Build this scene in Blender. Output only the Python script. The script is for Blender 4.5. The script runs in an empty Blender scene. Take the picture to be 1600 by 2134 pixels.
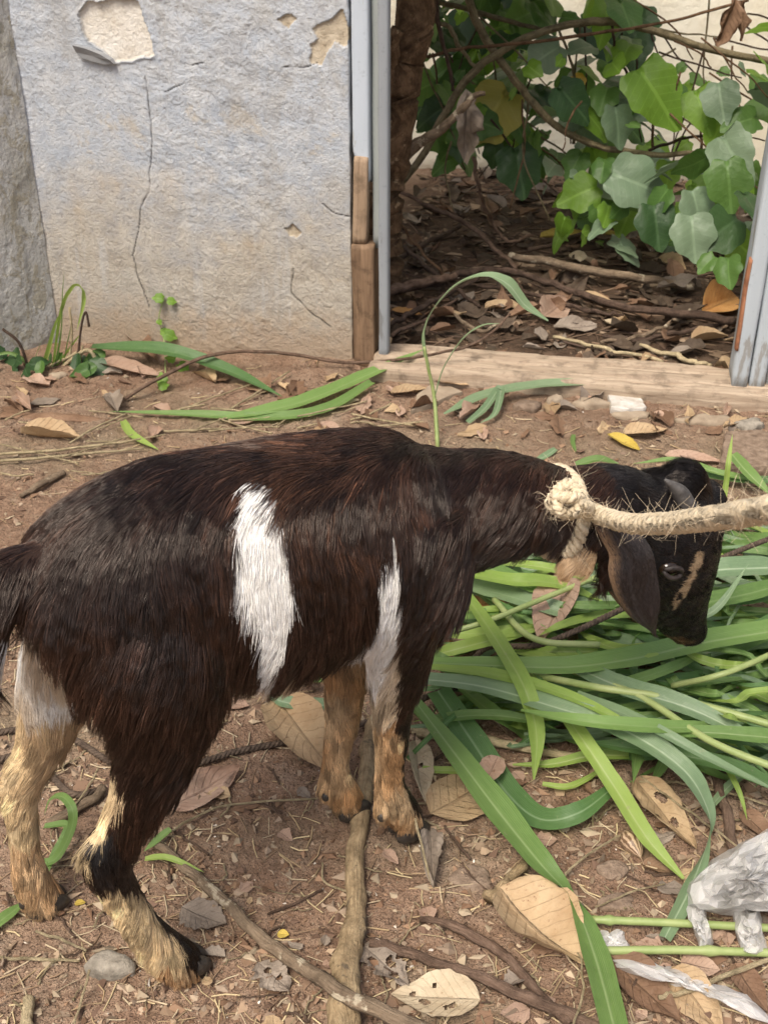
import bpy, math, random
import numpy as np
from mathutils import Vector, Matrix, kdtree

# ------------------------------------------------------------------ camera, sky, sun, exposure
SC = bpy.context.scene
COL = SC.collection
PITCH = math.radians(30.3)
CAM_H = 1.0
FPX = 2400.0                       # focal length in pixels of a 1600 px wide frame
cam_data = bpy.data.cameras.new('camera')
cam = bpy.data.objects.new('camera', cam_data); COL.objects.link(cam)
cam.location = (0, 0, CAM_H)
cam.rotation_euler = (math.pi/2 - PITCH, 0, 0)
cam_data.sensor_fit = 'HORIZONTAL'; cam_data.sensor_width = 36.0
cam_data.lens = FPX/1600*36.0
cam_data.clip_start = 0.02; cam_data.clip_end = 400
cam_data.dof.use_dof = True; cam_data.dof.focus_distance = 1.32; cam_data.dof.aperture_fstop = 22
SC.camera = cam

SUN_EL, SUN_AZ = math.radians(58), math.radians(-150)   # azimuth from +Y, clockwise: behind the camera, to the left
world = bpy.data.worlds.new('World'); SC.world = world; world.use_nodes = True
wn = world.node_tree.nodes; wl = world.node_tree.links
sky = wn.new('ShaderNodeTexSky'); sky.sky_type = 'NISHITA'; sky.sun_disc = False
sky.sun_elevation = SUN_EL; sky.sun_rotation = SUN_AZ
sky.air_density = 1.0; sky.dust_density = 6.0; sky.ozone_density = 0.6; sky.altitude = 0
wn['Background'].inputs['Strength'].default_value = 0.085
wl.new(sky.outputs[0], wn['Background'].inputs['Color'])
sun_data = bpy.data.lights.new('sun', 'SUN'); sun_data.energy = 1.5; sun_data.angle = math.radians(24)
sun_data.color = (1.0, 0.94, 0.84)
sun = bpy.data.objects.new('sun', sun_data); COL.objects.link(sun)
sd = Vector((math.sin(SUN_AZ)*math.cos(SUN_EL), math.cos(SUN_AZ)*math.cos(SUN_EL), math.sin(SUN_EL)))
sun.rotation_euler = (-sd).to_track_quat('-Z', 'Y').to_euler(); sun.location = (0, 0, 6)
SC.view_settings.view_transform = 'Standard'; SC.view_settings.look = 'None'
SC.view_settings.exposure = 1.08; SC.view_settings.gamma = 1.0
SC.view_settings.use_curve_mapping = False
SC.render.engine = 'CYCLES'
SC.cycles.max_bounces = 5; SC.cycles.transmission_bounces = 4; SC.cycles.diffuse_bounces = 3; SC.cycles.glossy_bounces = 2; SC.cycles.transparent_max_bounces = 12
SC.cycles.use_denoising = True
try:
    SC.cycles_curves.shape = 'RIBBONS'; SC.cycles_curves.subdivisions = 2
except Exception: pass

# ------------------------------------------------------------------ helpers
R = np.random.RandomState(7)
random.seed(7)
CT, ST = math.cos(PITCH), math.sin(PITCH)
def A(*v): return np.array(v, float)
def ray(px, py):
    a, b = (px-800)/FPX, (1067-py)/FPX
    return A(a, CT+b*ST, -ST+b*CT)
C0 = A(0, 0, CAM_H)
def G(px, py, z=0.0):                       # a point measured in the photograph, on the plane at height z
    d = ray(px, py); return C0 + d*((z-CAM_H)/d[2])
def D(px, py, t): return C0 + ray(px, py)*t # the same at a given distance
def YP(px, py, Y):
    d = ray(px, py); return C0 + d*(Y/d[1])
def mpp(p): return (p[1]*CT - (p[2]-CAM_H)*ST)/FPX   # metres per photo pixel at a point
def nrm(v):
    v = np.asarray(v, float); return v/np.maximum(np.linalg.norm(v, axis=-1, keepdims=True), 1e-9)

_T2 = R.rand(256, 256); _T3 = R.rand(64, 64, 64)
def vn2(x, y, s=0):
    x = np.asarray(x, float)+s*17.3; y = np.asarray(y, float)+s*31.7
    i = np.floor(x).astype(int); j = np.floor(y).astype(int); fx = x-i; fy = y-j
    fx = fx*fx*(3-2*fx); fy = fy*fy*(3-2*fy)
    a = _T2[i%256, j%256]; b = _T2[(i+1)%256, j%256]; c = _T2[i%256, (j+1)%256]; d = _T2[(i+1)%256, (j+1)%256]
    return (a*(1-fx)+b*fx)*(1-fy)+(c*(1-fx)+d*fx)*fy
def fb2(x, y, o=4, s=0):
    r = 0; a = .5
    for k in range(o):
        r = r+a*vn2(x*2**k, y*2**k, s+k*3); a *= .5
    return r
def vn3(p, s=0):
    p = np.asarray(p, float)+s*11.7
    i = np.floor(p).astype(int); f = p-i; f = f*f*(3-2*f); r = 0
    for dx in (0, 1):
        for dy in (0, 1):
            for dz in (0, 1):
                w = (f[..., 0] if dx else 1-f[..., 0])*(f[..., 1] if dy else 1-f[..., 1])*(f[..., 2] if dz else 1-f[..., 2])
                r = r+w*_T3[(i[..., 0]+dx)%64, (i[..., 1]+dy)%64, (i[..., 2]+dz)%64]
    return r
def crom(pts, n):
    P = np.array(pts, float)
    if len(P) == 2:
        t = np.linspace(0, 1, n)[:, None]; return P[0]*(1-t)+P[1]*t
    Q = np.vstack([2*P[0]-P[1], P, 2*P[-1]-P[-2]])
    u = np.linspace(0, len(P)-1-1e-6, n); i = u.astype(int); t = (u-i)[:, None]
    a, b, c, d = Q[i], Q[i+1], Q[i+2], Q[i+3]
    return .5*((2*b)+(-a+c)*t+(2*a-5*b+4*c-d)*t*t+(-a+3*b-3*c+d)*t**3)
def inpoly(x, y, poly):
    x = np.asarray(x, float); y = np.asarray(y, float); P = np.asarray(poly, float); r = np.zeros(x.shape, bool)
    j = len(P)-1
    for i in range(len(P)):
        xi, yi = P[i]; xj, yj = P[j]
        c = ((yi > y) != (yj > y)) & (x < (xj-xi)*(y-yi)/((yj-yi) or 1e-12)+xi)
        r ^= c; j = i
    return r
def dpoly(x, y, pts, closed=False):
    P = np.asarray(pts, float); best = np.full(np.shape(x), 9e9)
    for i in range(len(P)-(0 if closed else 1)):
        a = P[i]; b = P[(i+1) % len(P)]; ab = b-a
        t = np.clip(((x-a[0])*ab[0]+(y-a[1])*ab[1])/(ab@ab+1e-12), 0, 1)
        best = np.minimum(best, np.hypot(x-a[0]-t*ab[0], y-a[1]-t*ab[1]))
    return best

def mesh(name, v, f, uv=None, smooth=True, attrs=None):
    me = bpy.data.meshes.new(name)
    v = np.asarray(v, np.float32)
    if isinstance(f, np.ndarray):
        k = f.shape[1]; n = len(f)
        me.vertices.add(len(v)); me.vertices.foreach_set('co', v.ravel())
        me.loops.add(n*k); me.polygons.add(n)
        me.loops.foreach_set('vertex_index', f.astype(np.int32).ravel())
        me.polygons.foreach_set('loop_start', np.arange(0, n*k, k, dtype=np.int32))
        me.update(calc_edges=True)
    else:
        me.from_pydata([tuple(map(float, q)) for q in v], [], [tuple(map(int, q)) for q in f]); me.update()
    if smooth: me.polygons.foreach_set('use_smooth', [True]*len(me.polygons))
    if uv is not None:
        l = me.uv_layers.new(name='UVMap'); idx = np.empty(len(me.loops), np.int32); me.loops.foreach_get('vertex_index', idx)
        l.data.foreach_set('uv', np.asarray(uv, np.float32)[idx].ravel())
    for k, a in (attrs or {}).items():
        a = np.asarray(a, np.float32)
        if a.ndim == 1:
            at = me.attributes.new(k, 'FLOAT', 'POINT'); at.data.foreach_set('value', a)
        else:
            at = me.attributes.new(k, 'FLOAT_COLOR', 'POINT')
            at.data.foreach_set('color', np.hstack([a, np.ones((len(a), 1), np.float32)]).astype(np.float32).ravel())
    return me
def ob(name, me, mat=None, parent=None, loc=None, rot=None, scale=None, label=None, cat=None, group=None, kind=None):
    o = bpy.data.objects.new(name, me); COL.objects.link(o)
    if mat is not None and me is not None and not me.materials: me.materials.append(mat)
    if parent is not None: o.parent = parent
    if loc is not None: o.location = tuple(map(float, loc))
    if rot is not None: o.rotation_euler = tuple(map(float, rot))
    if scale is not None: o.scale = (scale,)*3 if np.isscalar(scale) else tuple(map(float, scale))
    if label: o['label'] = label
    if cat: o['category'] = cat
    if group: o['group'] = group
    if kind: o['kind'] = kind
    return o
def setmat(o, mat):            # a material of its own on an object that shares mesh data
    o.material_slots[0].link = 'OBJECT'; o.material_slots[0].material = mat
def frames(P, up=(0, 0, 1)):
    T = np.gradient(P, axis=0); T = nrm(T); up = np.asarray(up, float)
    S = nrm(np.cross(T, up)+1e-9); N = nrm(np.cross(S, T)); return T, S, N
def tube(P, r, sides=8, up=(0, 0, 1), rough=0.0, seed=0, cap=True, flat=1.0):
    P = np.asarray(P, float); n = len(P); r = np.broadcast_to(np.asarray(r, float), (n,)) if np.ndim(r) else np.full(n, float(r))
    T, S, N = frames(P, up); a = np.arange(sides)*2*math.pi/sides
    k = np.ones((n, sides))
    if rough:
        B0 = P[:, None]+(S[:, None]*np.cos(a)[None, :, None]+N[:, None]*np.sin(a)[None, :, None])*r[:, None, None]
        q = np.maximum(r, 5e-4).mean(); k += rough*(vn3(B0*(.55/q)+20, seed)*2-1)*1.2+rough*.7*(vn3(B0*(1.7/q)+20, seed+5)*2-1)
    V = P[:, None]+(S[:, None]*np.cos(a)[None, :, None]+N[:, None]*np.sin(a)[None, :, None]*flat)*(r[:, None]*k)[..., None]
    V = V.reshape(-1, 3); i = np.arange(n-1)[:, None]*sides; j = np.arange(sides)[None]; j2 = (j+1) % sides
    F = np.stack([i+j, i+j2, i+sides+j2, i+sides+j], -1).reshape(-1, 4)
    uv = np.stack([np.broadcast_to(a/6.2832, (n, sides)), np.broadcast_to(np.linspace(0, 1, n)[:, None], (n, sides))], -1).reshape(-1, 2)
    F = [tuple(q) for q in F]
    if cap:
        F.append(tuple(range(sides))[::-1]); F.append(tuple(range((n-1)*sides, n*sides)))
    return V, F, uv
def ptube(name, pts, r, mat, n=None, sides=8, rough=.12, seed=0, flat=1.0, wob=0, **kw):
    n = n or max(6, 5*len(pts)); P = crom(pts, n)
    if wob: P = P+np.stack([vn2(np.arange(n)*.45, np.full(n, k*9.+seed)) for k in range(3)], 1)*wob-wob/2
    rr = np.interp(np.linspace(0, 1, n), np.linspace(0, 1, len(np.atleast_1d(r))), np.atleast_1d(r))
    V, F, uv = tube(P, rr, sides, rough=rough, seed=seed, flat=flat)
    return ob(name, mesh(name, V, F, uv), mat, **kw)
class Acc:                      # gathers small pieces into one mesh
    def __init__(s): s.v = []; s.f = []; s.uv = []; s.c = []; s.n = 0
    def add(s, V, F, uv=None, c=None):
        V = np.asarray(V, float); s.v.append(V); s.f += [tuple(int(q)+s.n for q in f) for f in F]
        s.uv.append(np.zeros((len(V), 2)) if uv is None else np.asarray(uv)); s.c.append(np.tile(c if c is not None else (1, 1, 1), (len(V), 1)))
        s.n += len(V)
    def mesh(s, name, smooth=True): return mesh(name, np.vstack(s.v), s.f, np.vstack(s.uv), smooth, {'col': np.vstack(s.c)})

# ------------------------------------------------------------------ materials
class NT:
    def __init__(s, name):
        s.m = bpy.data.materials.new(name); s.m.use_nodes = True; s.t = s.m.node_tree; s.t.nodes.clear()
        s.out = s.n('OutputMaterial')
    def n(s, ty, **kw):
        x = s.t.nodes.new('ShaderNode'+ty)
        for k, v in kw.items():
            if k in x.inputs: s.set(x, k, v)
            else: setattr(x, k, v)
        return x
    def set(s, x, k, v):
        if isinstance(v, bpy.types.NodeSocket): s.t.links.new(v, x.inputs[k])
        else: x.inputs[k].default_value = v
    def link(s, a, b): s.t.links.new(a, b)
    def coord(s, kind='Object', scale=(1, 1, 1)):
        c = s.n('TexCoord'); mp = s.n('Mapping'); s.link(c.outputs[kind], mp.inputs[0]); mp.inputs['Scale'].default_value = scale; return mp.outputs[0]
    def pos(s, scale=(1, 1, 1)):
        c = s.n('NewGeometry'); mp = s.n('Mapping'); s.link(c.outputs['Position'], mp.inputs[0]); mp.inputs['Scale'].default_value = scale; return mp.outputs[0]
    def noise(s, vec, scale, detail=4, rough=.55, dist=0):
        x = s.n('TexNoise'); s.link(vec, x.inputs['Vector']); x.inputs['Scale'].default_value = scale
        x.inputs['Detail'].default_value = detail; x.inputs['Roughness'].default_value = rough; x.inputs['Distortion'].default_value = dist; return x.outputs[0]
    def voro(s, vec, scale, feature='F1', out=0):
        x = s.n('TexVoronoi'); x.feature = feature; s.link(vec, x.inputs['Vector']); x.inputs['Scale'].default_value = scale; return x.outputs[out]
    def ramp(s, fac, stops, interp='LINEAR'):
        x = s.n('ValToRGB'); s.link(fac, x.inputs[0]); e = x.color_ramp.elements; x.color_ramp.interpolation = interp
        while len(e) < len(stops): e.new(0.5)
        for q, (p, c) in zip(e, stops):
            q.position = p; q.color = (*c, 1) if len(np.atleast_1d(c)) == 3 else (c, c, c, 1)
        return x.outputs[0]
    def mix(s, fac, a, b, mode='MIX'):
        x = s.n('Mix'); x.data_type = 'RGBA'; x.blend_type = mode
        for k, v in ((0, fac), (6, a), (7, b)):
            if isinstance(v, bpy.types.NodeSocket): s.link(v, x.inputs[k])
            elif k == 0: x.inputs[0].default_value = v
            else: x.inputs[k].default_value = (*v, 1)
        return x.outputs[2]
    def math(s, op, a, b=0.0, c=None):
        x = s.n('Math'); x.operation = op
        for k, v in enumerate((a, b) if c is None else (a, b, c)):
            if isinstance(v, bpy.types.NodeSocket): s.link(v, x.inputs[k])
            else: x.inputs[k].default_value = v
        return x.outputs[0]
    def attr(s, name, out='Fac'):
        x = s.n('Attribute'); x.attribute_name = name; return x.outputs[out]
    def bump(s, h, strength, dist, nrm=None):
        x = s.n('Bump'); s.link(h, x.inputs['Height']); x.inputs['Strength'].default_value = strength; x.inputs['Distance'].default_value = dist
        if nrm is not None: s.link(nrm, x.inputs['Normal'])
        return x.outputs[0]
    def bsdf(s, color, rough=.6, normal=None, spec=.4, **kw):
        x = s.n('BsdfPrincipled'); s.set(x, 'Base Color', color if isinstance(color, bpy.types.NodeSocket) else (*color, 1))
        s.set(x, 'Roughness', rough); x.inputs['Specular IOR Level'].default_value = spec
        if normal is not None: s.link(normal, x.inputs['Normal'])
        for k, v in kw.items(): s.set(x, k, v)
        return x.outputs[0]
    def done(s, sh): s.link(sh, s.out.inputs[0]); return s.m
    def rand(s): return s.n('ObjectInfo').outputs['Random']

def m_soil():
    t = NT('soil'); p = t.pos()
    n1 = t.noise(p, 3.2, 6, .6); n2 = t.noise(p, 26, 5, .65); n3 = t.noise(p, 190, 3, .7)
    c = t.ramp(n1, [(.32, (.235, .136, .088)), (.5, (.345, .223, .152)), (.68, (.43, .322, .238))])
    c2 = t.ramp(n2, [(.3, (.19, .112, .070)), (.55, (.345, .235, .158)), (.75, (.48, .38, .28))])
    c = t.mix(.5, c, c2)
    c = t.mix(t.ramp(n3, [(.62, 0.), (.72, 1.)]), c, (.42, .34, .25))
    c = t.mix(t.ramp(t.noise(p, 330, 2, .5), [(.3, 1.), (.4, 0.)]), c, (.10, .058, .036))
    c = t.mix(t.attr('grey'), c, t.mix(n2, (.24, .185, .12), (.35, .28, .19)))
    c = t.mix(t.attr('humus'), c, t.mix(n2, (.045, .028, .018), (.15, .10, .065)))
    n4 = t.noise(p, 75, 5, .7)
    c = t.mix(t.ramp(n4, [(.32, .55), (.48, 0.)]), c, (.15, .085, .055))
    b = t.bump(n3, 1.0, .006, t.bump(n4, .9, .014, t.bump(n2, .7, .014)))
    return t.done(t.bsdf(c, .92, b, .2))
def m_wall():
    t = NT('plaster'); p = t.coord('Object')
    z = t.n('SeparateXYZ'); t.link(p, z.inputs[0])
    n1 = t.noise(p, 3.5, 6, .62); n2 = t.noise(p, 22, 6, .7); n3 = t.noise(p, 120, 4, .7)
    paint = t.ramp(n1, [(.3, (.32, .355, .405)), (.5, (.41, .448, .50)), (.7, (.47, .505, .55))])
    paint = t.mix(t.ramp(n2, [(.42, 0.), (.6, 1.)]), paint, (.48, .50, .52))
    blot = t.ramp(t.noise(p, 9, 7, .75, .6), [(.56, 0.), (.60, 1.)])
    paint = t.mix(t.math('MULTIPLY', blot, .6), paint, (.36, .37, .385))
    bare = t.ramp(n2, [(.3, (.27, .235, .185)), (.5, (.40, .36, .295)), (.72, (.50, .47, .41))])
    bare = t.mix(t.ramp(t.noise(p, 7, 4, .6), [(.55, 0.), (.7, .5)]), bare, (.42, .32, .20))
    hh = t.math('ADD', t.math('MULTIPLY', z.outputs[2], -1.9), t.math('ADD', t.math('MULTIPLY', n1, 1.5), t.math('MULTIPLY', n2, .55)))
    c = t.mix(t.ramp(hh, [(.12, 0.), (.62, .92)]), paint, bare)
    c = t.mix(t.ramp(t.noise(p, 5.5, 7, .7, .4), [(.60, 0.), (.66, .65)]), c, (.44, .39, .31))
    c = t.mix(t.ramp(n3, [(.30, .8), (.42, 0.)]), c, (.22, .21, .20))
    c = t.mix(t.ramp(t.noise(p, 55, 6, .75, .8), [(.30, .7), (.40, 0.)]), c, (.25, .24, .225))
    blot2 = t.noise(t.coord('Object', (1, 1, .55)), 6.5, 8, .72, .5)
    c = t.mix(t.ramp(blot2, [(.52, 0.), (.60, .45), (.70, .6)]), c, (.33, .32, .30))
    c = t.mix(t.ramp(t.noise(t.coord('Object', (1, 1, .12)), 24, 5, .65), [(.56, 0.), (.68, .30)]), c, (.52, .545, .57))
    sp_ = t.math('ADD', t.math('MULTIPLY', z.outputs[2], -5.0), t.math('MULTIPLY', n2, 1.4))
    c = t.mix(t.ramp(sp_, [(.05, 0.), (.5, .75)]), c, (.33, .245, .165))
    peel = t.ramp(n2, [(.3, (.56, .51, .43)), (.5, (.67, .635, .57)), (.75, (.76, .74, .69))])
    c = t.mix(t.attr('peel'), c, peel)
    c = t.mix(t.attr('rawp'), c, t.ramp(n2, [(.3, (.34, .28, .20)), (.6, (.55, .48, .37))]))
    c = t.mix(t.attr('crack'), c, (.07, .065, .06))
    b = t.bump(n3, .8, .005, t.bump(t.noise(p, 60, 6, .75, .8), .5, .006))
    return t.done(t.bsdf(c, .88, b, .25))
def m_wall2(name, a, b_, d):
    t = NT(name); p = t.coord('Object'); n1 = t.noise(p, 2.5, 6, .65, .3); n2 = t.noise(p, 25, 5, .7)
    c = t.ramp(n1, [(.35, a), (.6, b_)]); c = t.mix(t.ramp(n2, [(.5, 0.), (.72, .6)]), c, d)
    return t.done(t.bsdf(c, .9, t.bump(n2, .5, .01), .2))
def m_paint(name, base, under, amt=.6, scale=6, stretch=(1, 1, .25)):
    t = NT(name); p = t.coord('Object', stretch); q = t.coord('Object')
    n = t.noise(p, scale*3, 6, .7, .2); n2 = t.noise(q, 90, 4, .6)
    c = t.mix(t.noise(q, 5, 4), tuple(x*.88 for x in base), tuple(min(1, x*1.1) for x in base))
    c = t.mix(t.ramp(n, [(amt, 0.), (amt+.04, 1.)]), c, under)
    c = t.mix(t.ramp(n2, [(.25, .4), (.4, 0.)]), c, tuple(x*.5 for x in base))
    return t.done(t.bsdf(c, .62, t.bump(t.noise(p, 60, 4), .3, .003), .35))
def m_wood(name, a, b_, grain=(18, 18, 1.2), dark=None, scale=5, rough=.8):
    t = NT(name); p = t.coord('Object', grain); q = t.coord('Object')
    n = t.noise(p, scale, 6, .65, .6); n2 = t.noise(q, 30, 5, .65)
    c = t.ramp(n, [(.3, a), (.7, b_)]); c = t.mix(t.ramp(n2, [(.35, .55), (.5, 0.)]), c, dark or tuple(x*.4 for x in a))
    return t.done(t.bsdf(c, rough, t.bump(n, .6, .004, t.bump(n2, .3, .004)), .25))
def m_bark(name, a, b_, patch=None, amt=.58):
    t = NT(name); p = t.coord('UV', (16, 9, 1)); q = t.pos(); r = t.rand()
    n = t.noise(p, 1.2, 5, .7, .4); n2 = t.noise(q, 45, 5, .7)
    c = t.ramp(n, [(.3, a), (.7, b_)]); c = t.mix(t.ramp(n2, [(.35, .85), (.58, 0.)]), c, tuple(x*.5 for x in a))
    if patch: c = t.mix(t.ramp(t.noise(q, 38, 4, .6), [(amt, 0.), (amt+.05, 1.)]), c, patch)
    c = t.mix(t.math('MULTIPLY', r, .3), c, tuple(x*.55 for x in b_))
    return t.done(t.bsdf(c, .85, t.bump(n, 1.0, .005, t.bump(n2, .8, .006)), .2))
def m_grass(name, lo, hi, rib, trans=.3, rough=.42):
    t = NT(name); uv = t.n('TexCoord').outputs['UV']; s = t.n('SeparateXYZ'); t.link(uv, s.inputs[0]); r = t.rand()
    c = t.mix(r, lo, hi)
    n = t.noise(t.coord('UV', (3, 14, 1)), 2.0, 4, .6)
    c = t.mix(t.ramp(n, [(.35, 0.), (.75, .45)]), c, hi)
    u = t.math('ABSOLUTE', t.math('SUBTRACT', s.outputs[0], .5))
    w = t.n('TexWave'); w.wave_type = 'BANDS'; w.bands_direction = 'X'; t.link(uv, w.inputs[0]); w.inputs['Scale'].default_value = 5.5
    w.inputs['Distortion'].default_value = .4
    c = t.mix(t.math('MULTIPLY', w.outputs[1], .16), c, rib)
    c = t.mix(t.math('MULTIPLY', t.ramp(u, [(.0, .85), (.03, .75), (.055, 0.)]), t.math('MULTIPLY_ADD', t.math('FRACT', t.math('MULTIPLY', r, 7.3)), .85, .15)), c, rib)
    tipf = t.ramp(t.math('ADD', s.outputs[1], t.math('MULTIPLY', n, .12)), [(1.02, 0.), (1.1, .5)])
    c = t.mix(tipf, c, (.30, .25, .09))
    c = t.mix(t.ramp(t.noise(t.pos(), 120, 3, .6), [(.66, 0.), (.74, .5)]), c, (.30, .27, .17))
    c = t.mix(t.ramp(t.noise(t.coord('UV', (60, 5, 1)), 1.0, 3, .6), [(.45, 0.), (.75, .28)]), c, rib)
    b = t.bump(w.outputs[1], .25, .002, t.bump(t.noise(t.pos(), 35, 3), .25, .01))
    d = t.bsdf(c, rough, b, .45)
    tr = t.n('BsdfTranslucent'); t.link(t.mix(.5, c, tuple(min(1, q*1.9) for q in hi)), tr.inputs[0])
    mx = t.n('MixShader'); mx.inputs[0].default_value = trans; t.link(d, mx.inputs[1]); t.link(tr.outputs[0], mx.inputs[2])
    return t.done(mx.outputs[0])
def m_leaf(name, lo, hi, trans=.3, rough=.45, spec=.4, hole=False):
    t = NT(name); uv = t.n('TexCoord').outputs['UV']; s = t.n('SeparateXYZ'); t.link(uv, s.inputs[0]); r = t.rand()
    c = t.mix(r, lo, hi); n = t.noise(t.pos(), 28, 4, .6)
    c = t.mix(t.ramp(n, [(.35, 0.), (.7, .5)]), c, hi)
    u = t.math('ABSOLUTE', t.math('SUBTRACT', s.outputs[0], .5))
    vv = t.math('FRACT', t.math('MULTIPLY', t.math('SUBTRACT', s.outputs[1], t.math('MULTIPLY', u, .55)), 8.0))
    vein = t.math('MAXIMUM', t.ramp(vv, [(0., 1.), (.09, 0.)]), t.ramp(u, [(.018, 1.), (.03, 0.)]))
    c = t.mix(t.math('MULTIPLY', vein, .38), c, tuple(min(1, q*1.6+.03) for q in hi))
    b = t.bump(vein, -.4, .003, t.bump(n, .35, .012))
    d = t.bsdf(c, rough, b, spec)
    tr = t.n('BsdfTranslucent'); t.link(t.mix(.5, c, tuple(min(1, q*1.8) for q in hi)), tr.inputs[0])
    mx = t.n('MixShader'); mx.inputs[0].default_value = trans; t.link(d, mx.inputs[1]); t.link(tr.outputs[0], mx.inputs[2])
    return t.done(mx.outputs[0])
def m_dry(name, lo, hi, spot, trans=.12, amt=.62):
    t = NT(name); uv = t.n('TexCoord').outputs['UV']; s = t.n('SeparateXYZ'); t.link(uv, s.inputs[0]); r = t.rand()
    p = t.pos(); n = t.noise(p, 22, 5, .65); n2 = t.noise(p, 130, 4, .7)
    c = t.ramp(n, [(.32, lo), (.66, hi)]); c = t.mix(t.math('MULTIPLY', r, .45), c, tuple(q*.62 for q in lo))
    c = t.mix(t.ramp(n2, [(amt, 0.), (amt+.06, .8)]), c, spot)
    u = t.math('ABSOLUTE', t.math('SUBTRACT', s.outputs[0], .5))
    vv = t.math('FRACT', t.math('MULTIPLY', t.math('SUBTRACT', s.outputs[1], t.math('MULTIPLY', u, .5)), 9.0))
    vein = t.math('MAXIMUM', t.ramp(vv, [(0., .6), (.1, 0.)]), t.ramp(u, [(.015, 1.), (.03, 0.)]))
    c = t.mix(t.math('MULTIPLY', vein, .5), c, tuple(q*.45 for q in lo))
    b = t.bump(vein, .6, .003, t.bump(n, .6, .012, t.bump(n2, .3, .003)))
    d = t.bsdf(c, .68, b, .3)
    tr = t.n('BsdfTranslucent'); t.link(c, tr.inputs[0])
    mx = t.n('MixShader'); mx.inputs[0].default_value = trans; t.link(d, mx.inputs[1]); t.link(tr.outputs[0], mx.inputs[2])
    return t.done(mx.outputs[0])
def m_plain(name, c1, c2, scale=30, rough=.7, spec=.3, bs=.4, bd=.005):
    t = NT(name); p = t.pos(); n = t.noise(p, scale, 5, .65)
    return t.done(t.bsdf(t.ramp(n, [(.32, c1), (.68, c2)]), rough, t.bump(n, bs, bd), spec))
def m_col(name, rough=.85, jit=.35):
    t = NT(name); c = t.attr('col', 'Color'); n = t.noise(t.pos(), 60, 4, .6)
    c = t.mix(t.math('MULTIPLY', n, jit), c, (.06, .04, .025))
    return t.done(t.bsdf(c, rough, t.bump(n, .4, .004), .2))

M = {}
M['soil'] = m_soil(); M['wall'] = m_wall()
t = NT('pier_render'); q_ = t.coord('Object'); a1 = t.noise(q_, 4, 7, .7, .4); a2 = t.noise(t.coord('Object', (1, 1, .5)), 26, 6, .75, .6); a3 = t.noise(q_, 110, 4, .7)
c_ = t.ramp(a1, [(.3, (.28, .265, .215)), (.48, (.40, .395, .37)), (.7, (.49, .50, .505))]); c_ = t.mix(t.ramp(a2, [(.52, 0.), (.56, .75)]), c_, (.29, .265, .20)); c_ = t.mix(t.ramp(a2, [(.36, .7), (.41, 0.)]), c_, (.19, .175, .13))
c_ = t.mix(t.ramp(a3, [(.32, .6), (.42, 0.)]), c_, (.15, .14, .12)); M['pier'] = t.done(t.bsdf(c_, .9, t.bump(a3, .7, .005, t.bump(a2, .8, .008)), .2))
M['rightwall'] = m_wall2('grey_render', (.30, .30, .29), (.44, .44, .43), (.25, .24, .22))
M['backwall'] = m_wall2('cream_wall', (.72, .66, .52), (.84, .80, .68), (.62, .55, .42))
M['bluepaint'] = m_paint('pale_blue_paint', (.44, .49, .55), (.33, .33, .315), .55)
M['metal'] = m_paint('grey_metal_paint', (.25, .27, .29), (.17, .175, .18), .56)
M['wood1'] = m_wood('raw_wood', (.24, .165, .105), (.38, .28, .195))
M['wood2'] = m_wood('brown_wood', (.12, .075, .045), (.26, .17, .105))
M['sill'] = m_wood('sill_wood', (.27, .20, .14), (.46, .37, .275), (1.6, 20, 20))
M['bark'] = m_bark('trunk_bark', (.10, .055, .028), (.26, .165, .095), (.38, .27, .165), .62)
M['stickpale'] = m_bark('pale_stick', (.30, .205, .11), (.56, .43, .26), (.10, .075, .055), .60)
M['stickgrey'] = m_bark('grey_twig', (.20, .14, .09), (.38, .29, .20), (.60, .52, .38), .58)
M['stickbrown'] = m_bark('brown_stick', (.15, .09, .06), (.29, .20, .145))
M['stickdark'] = m_bark('dark_stick', (.07, .045, .032), (.17, .115, .085))
M['vine'] = m_bark('vine_bark', (.20, .16, .09), (.36, .30, .18))
M['vinered'] = m_bark('red_vine_bark', (.16, .085, .045), (.30, .19, .11))
M['straw'] = m_bark('straw', (.56, .44, .25), (.74, .62, .40))
M['gmid'] = m_grass('grass_mid', (.088, .175, .038), (.165, .285, .070), (.34, .44, .20))
M['gdark'] = m_grass('grass_dark', (.048, .120, .030), (.095, .200, .050), (.26, .38, .20))
M['gblue'] = m_grass('grass_bluish', (.115, .195, .095), (.19, .275, .140), (.36, .45, .30), .2, .36)
M['glime'] = m_grass('grass_lime', (.20, .32, .050), (.30, .43, .09), (.45, .52, .22), .35)
M['gstem'] = m_plain('green_stem', (.20, .27, .085), (.33, .38, .16), 25, .45, .4, .2)
M['lbright'] = m_leaf('leaf_bright', (.11, .22, .022), (.19, .33, .045), .45)
M['lmid'] = m_leaf('leaf_mid', (.055, .125, .026), (.105, .20, .045), .35)
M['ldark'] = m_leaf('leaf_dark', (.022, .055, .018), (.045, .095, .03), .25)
M['lpale'] = m_leaf('leaf_pale', (.11, .175, .10), (.17, .24, .145), .2, .5, .5)
M['lyellow'] = m_leaf('leaf_yellow', (.22, .22, .04), (.34, .31, .07), .35)
M['lorange'] = m_leaf('leaf_orange', (.50, .30, .04), (.62, .40, .07), .35)
M['dtan'] = m_dry('dry_tan', (.40, .27, .15), (.55, .41, .25), (.22, .12, .06))
M['dpale'] = m_dry('dry_pale', (.48, .38, .25), (.64, .54, .38), (.30, .20, .11))
M['dpink'] = m_dry('dry_pinkish', (.36, .23, .16), (.50, .36, .27), (.20, .11, .07))
M['dbrown'] = m_dry('dry_brown', (.17, .095, .055), (.30, .19, .12), (.09, .05, .03))
M['dgrey'] = m_dry('dry_grey', (.22, .175, .135), (.36, .30, .24), (.12, .09, .07))
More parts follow.
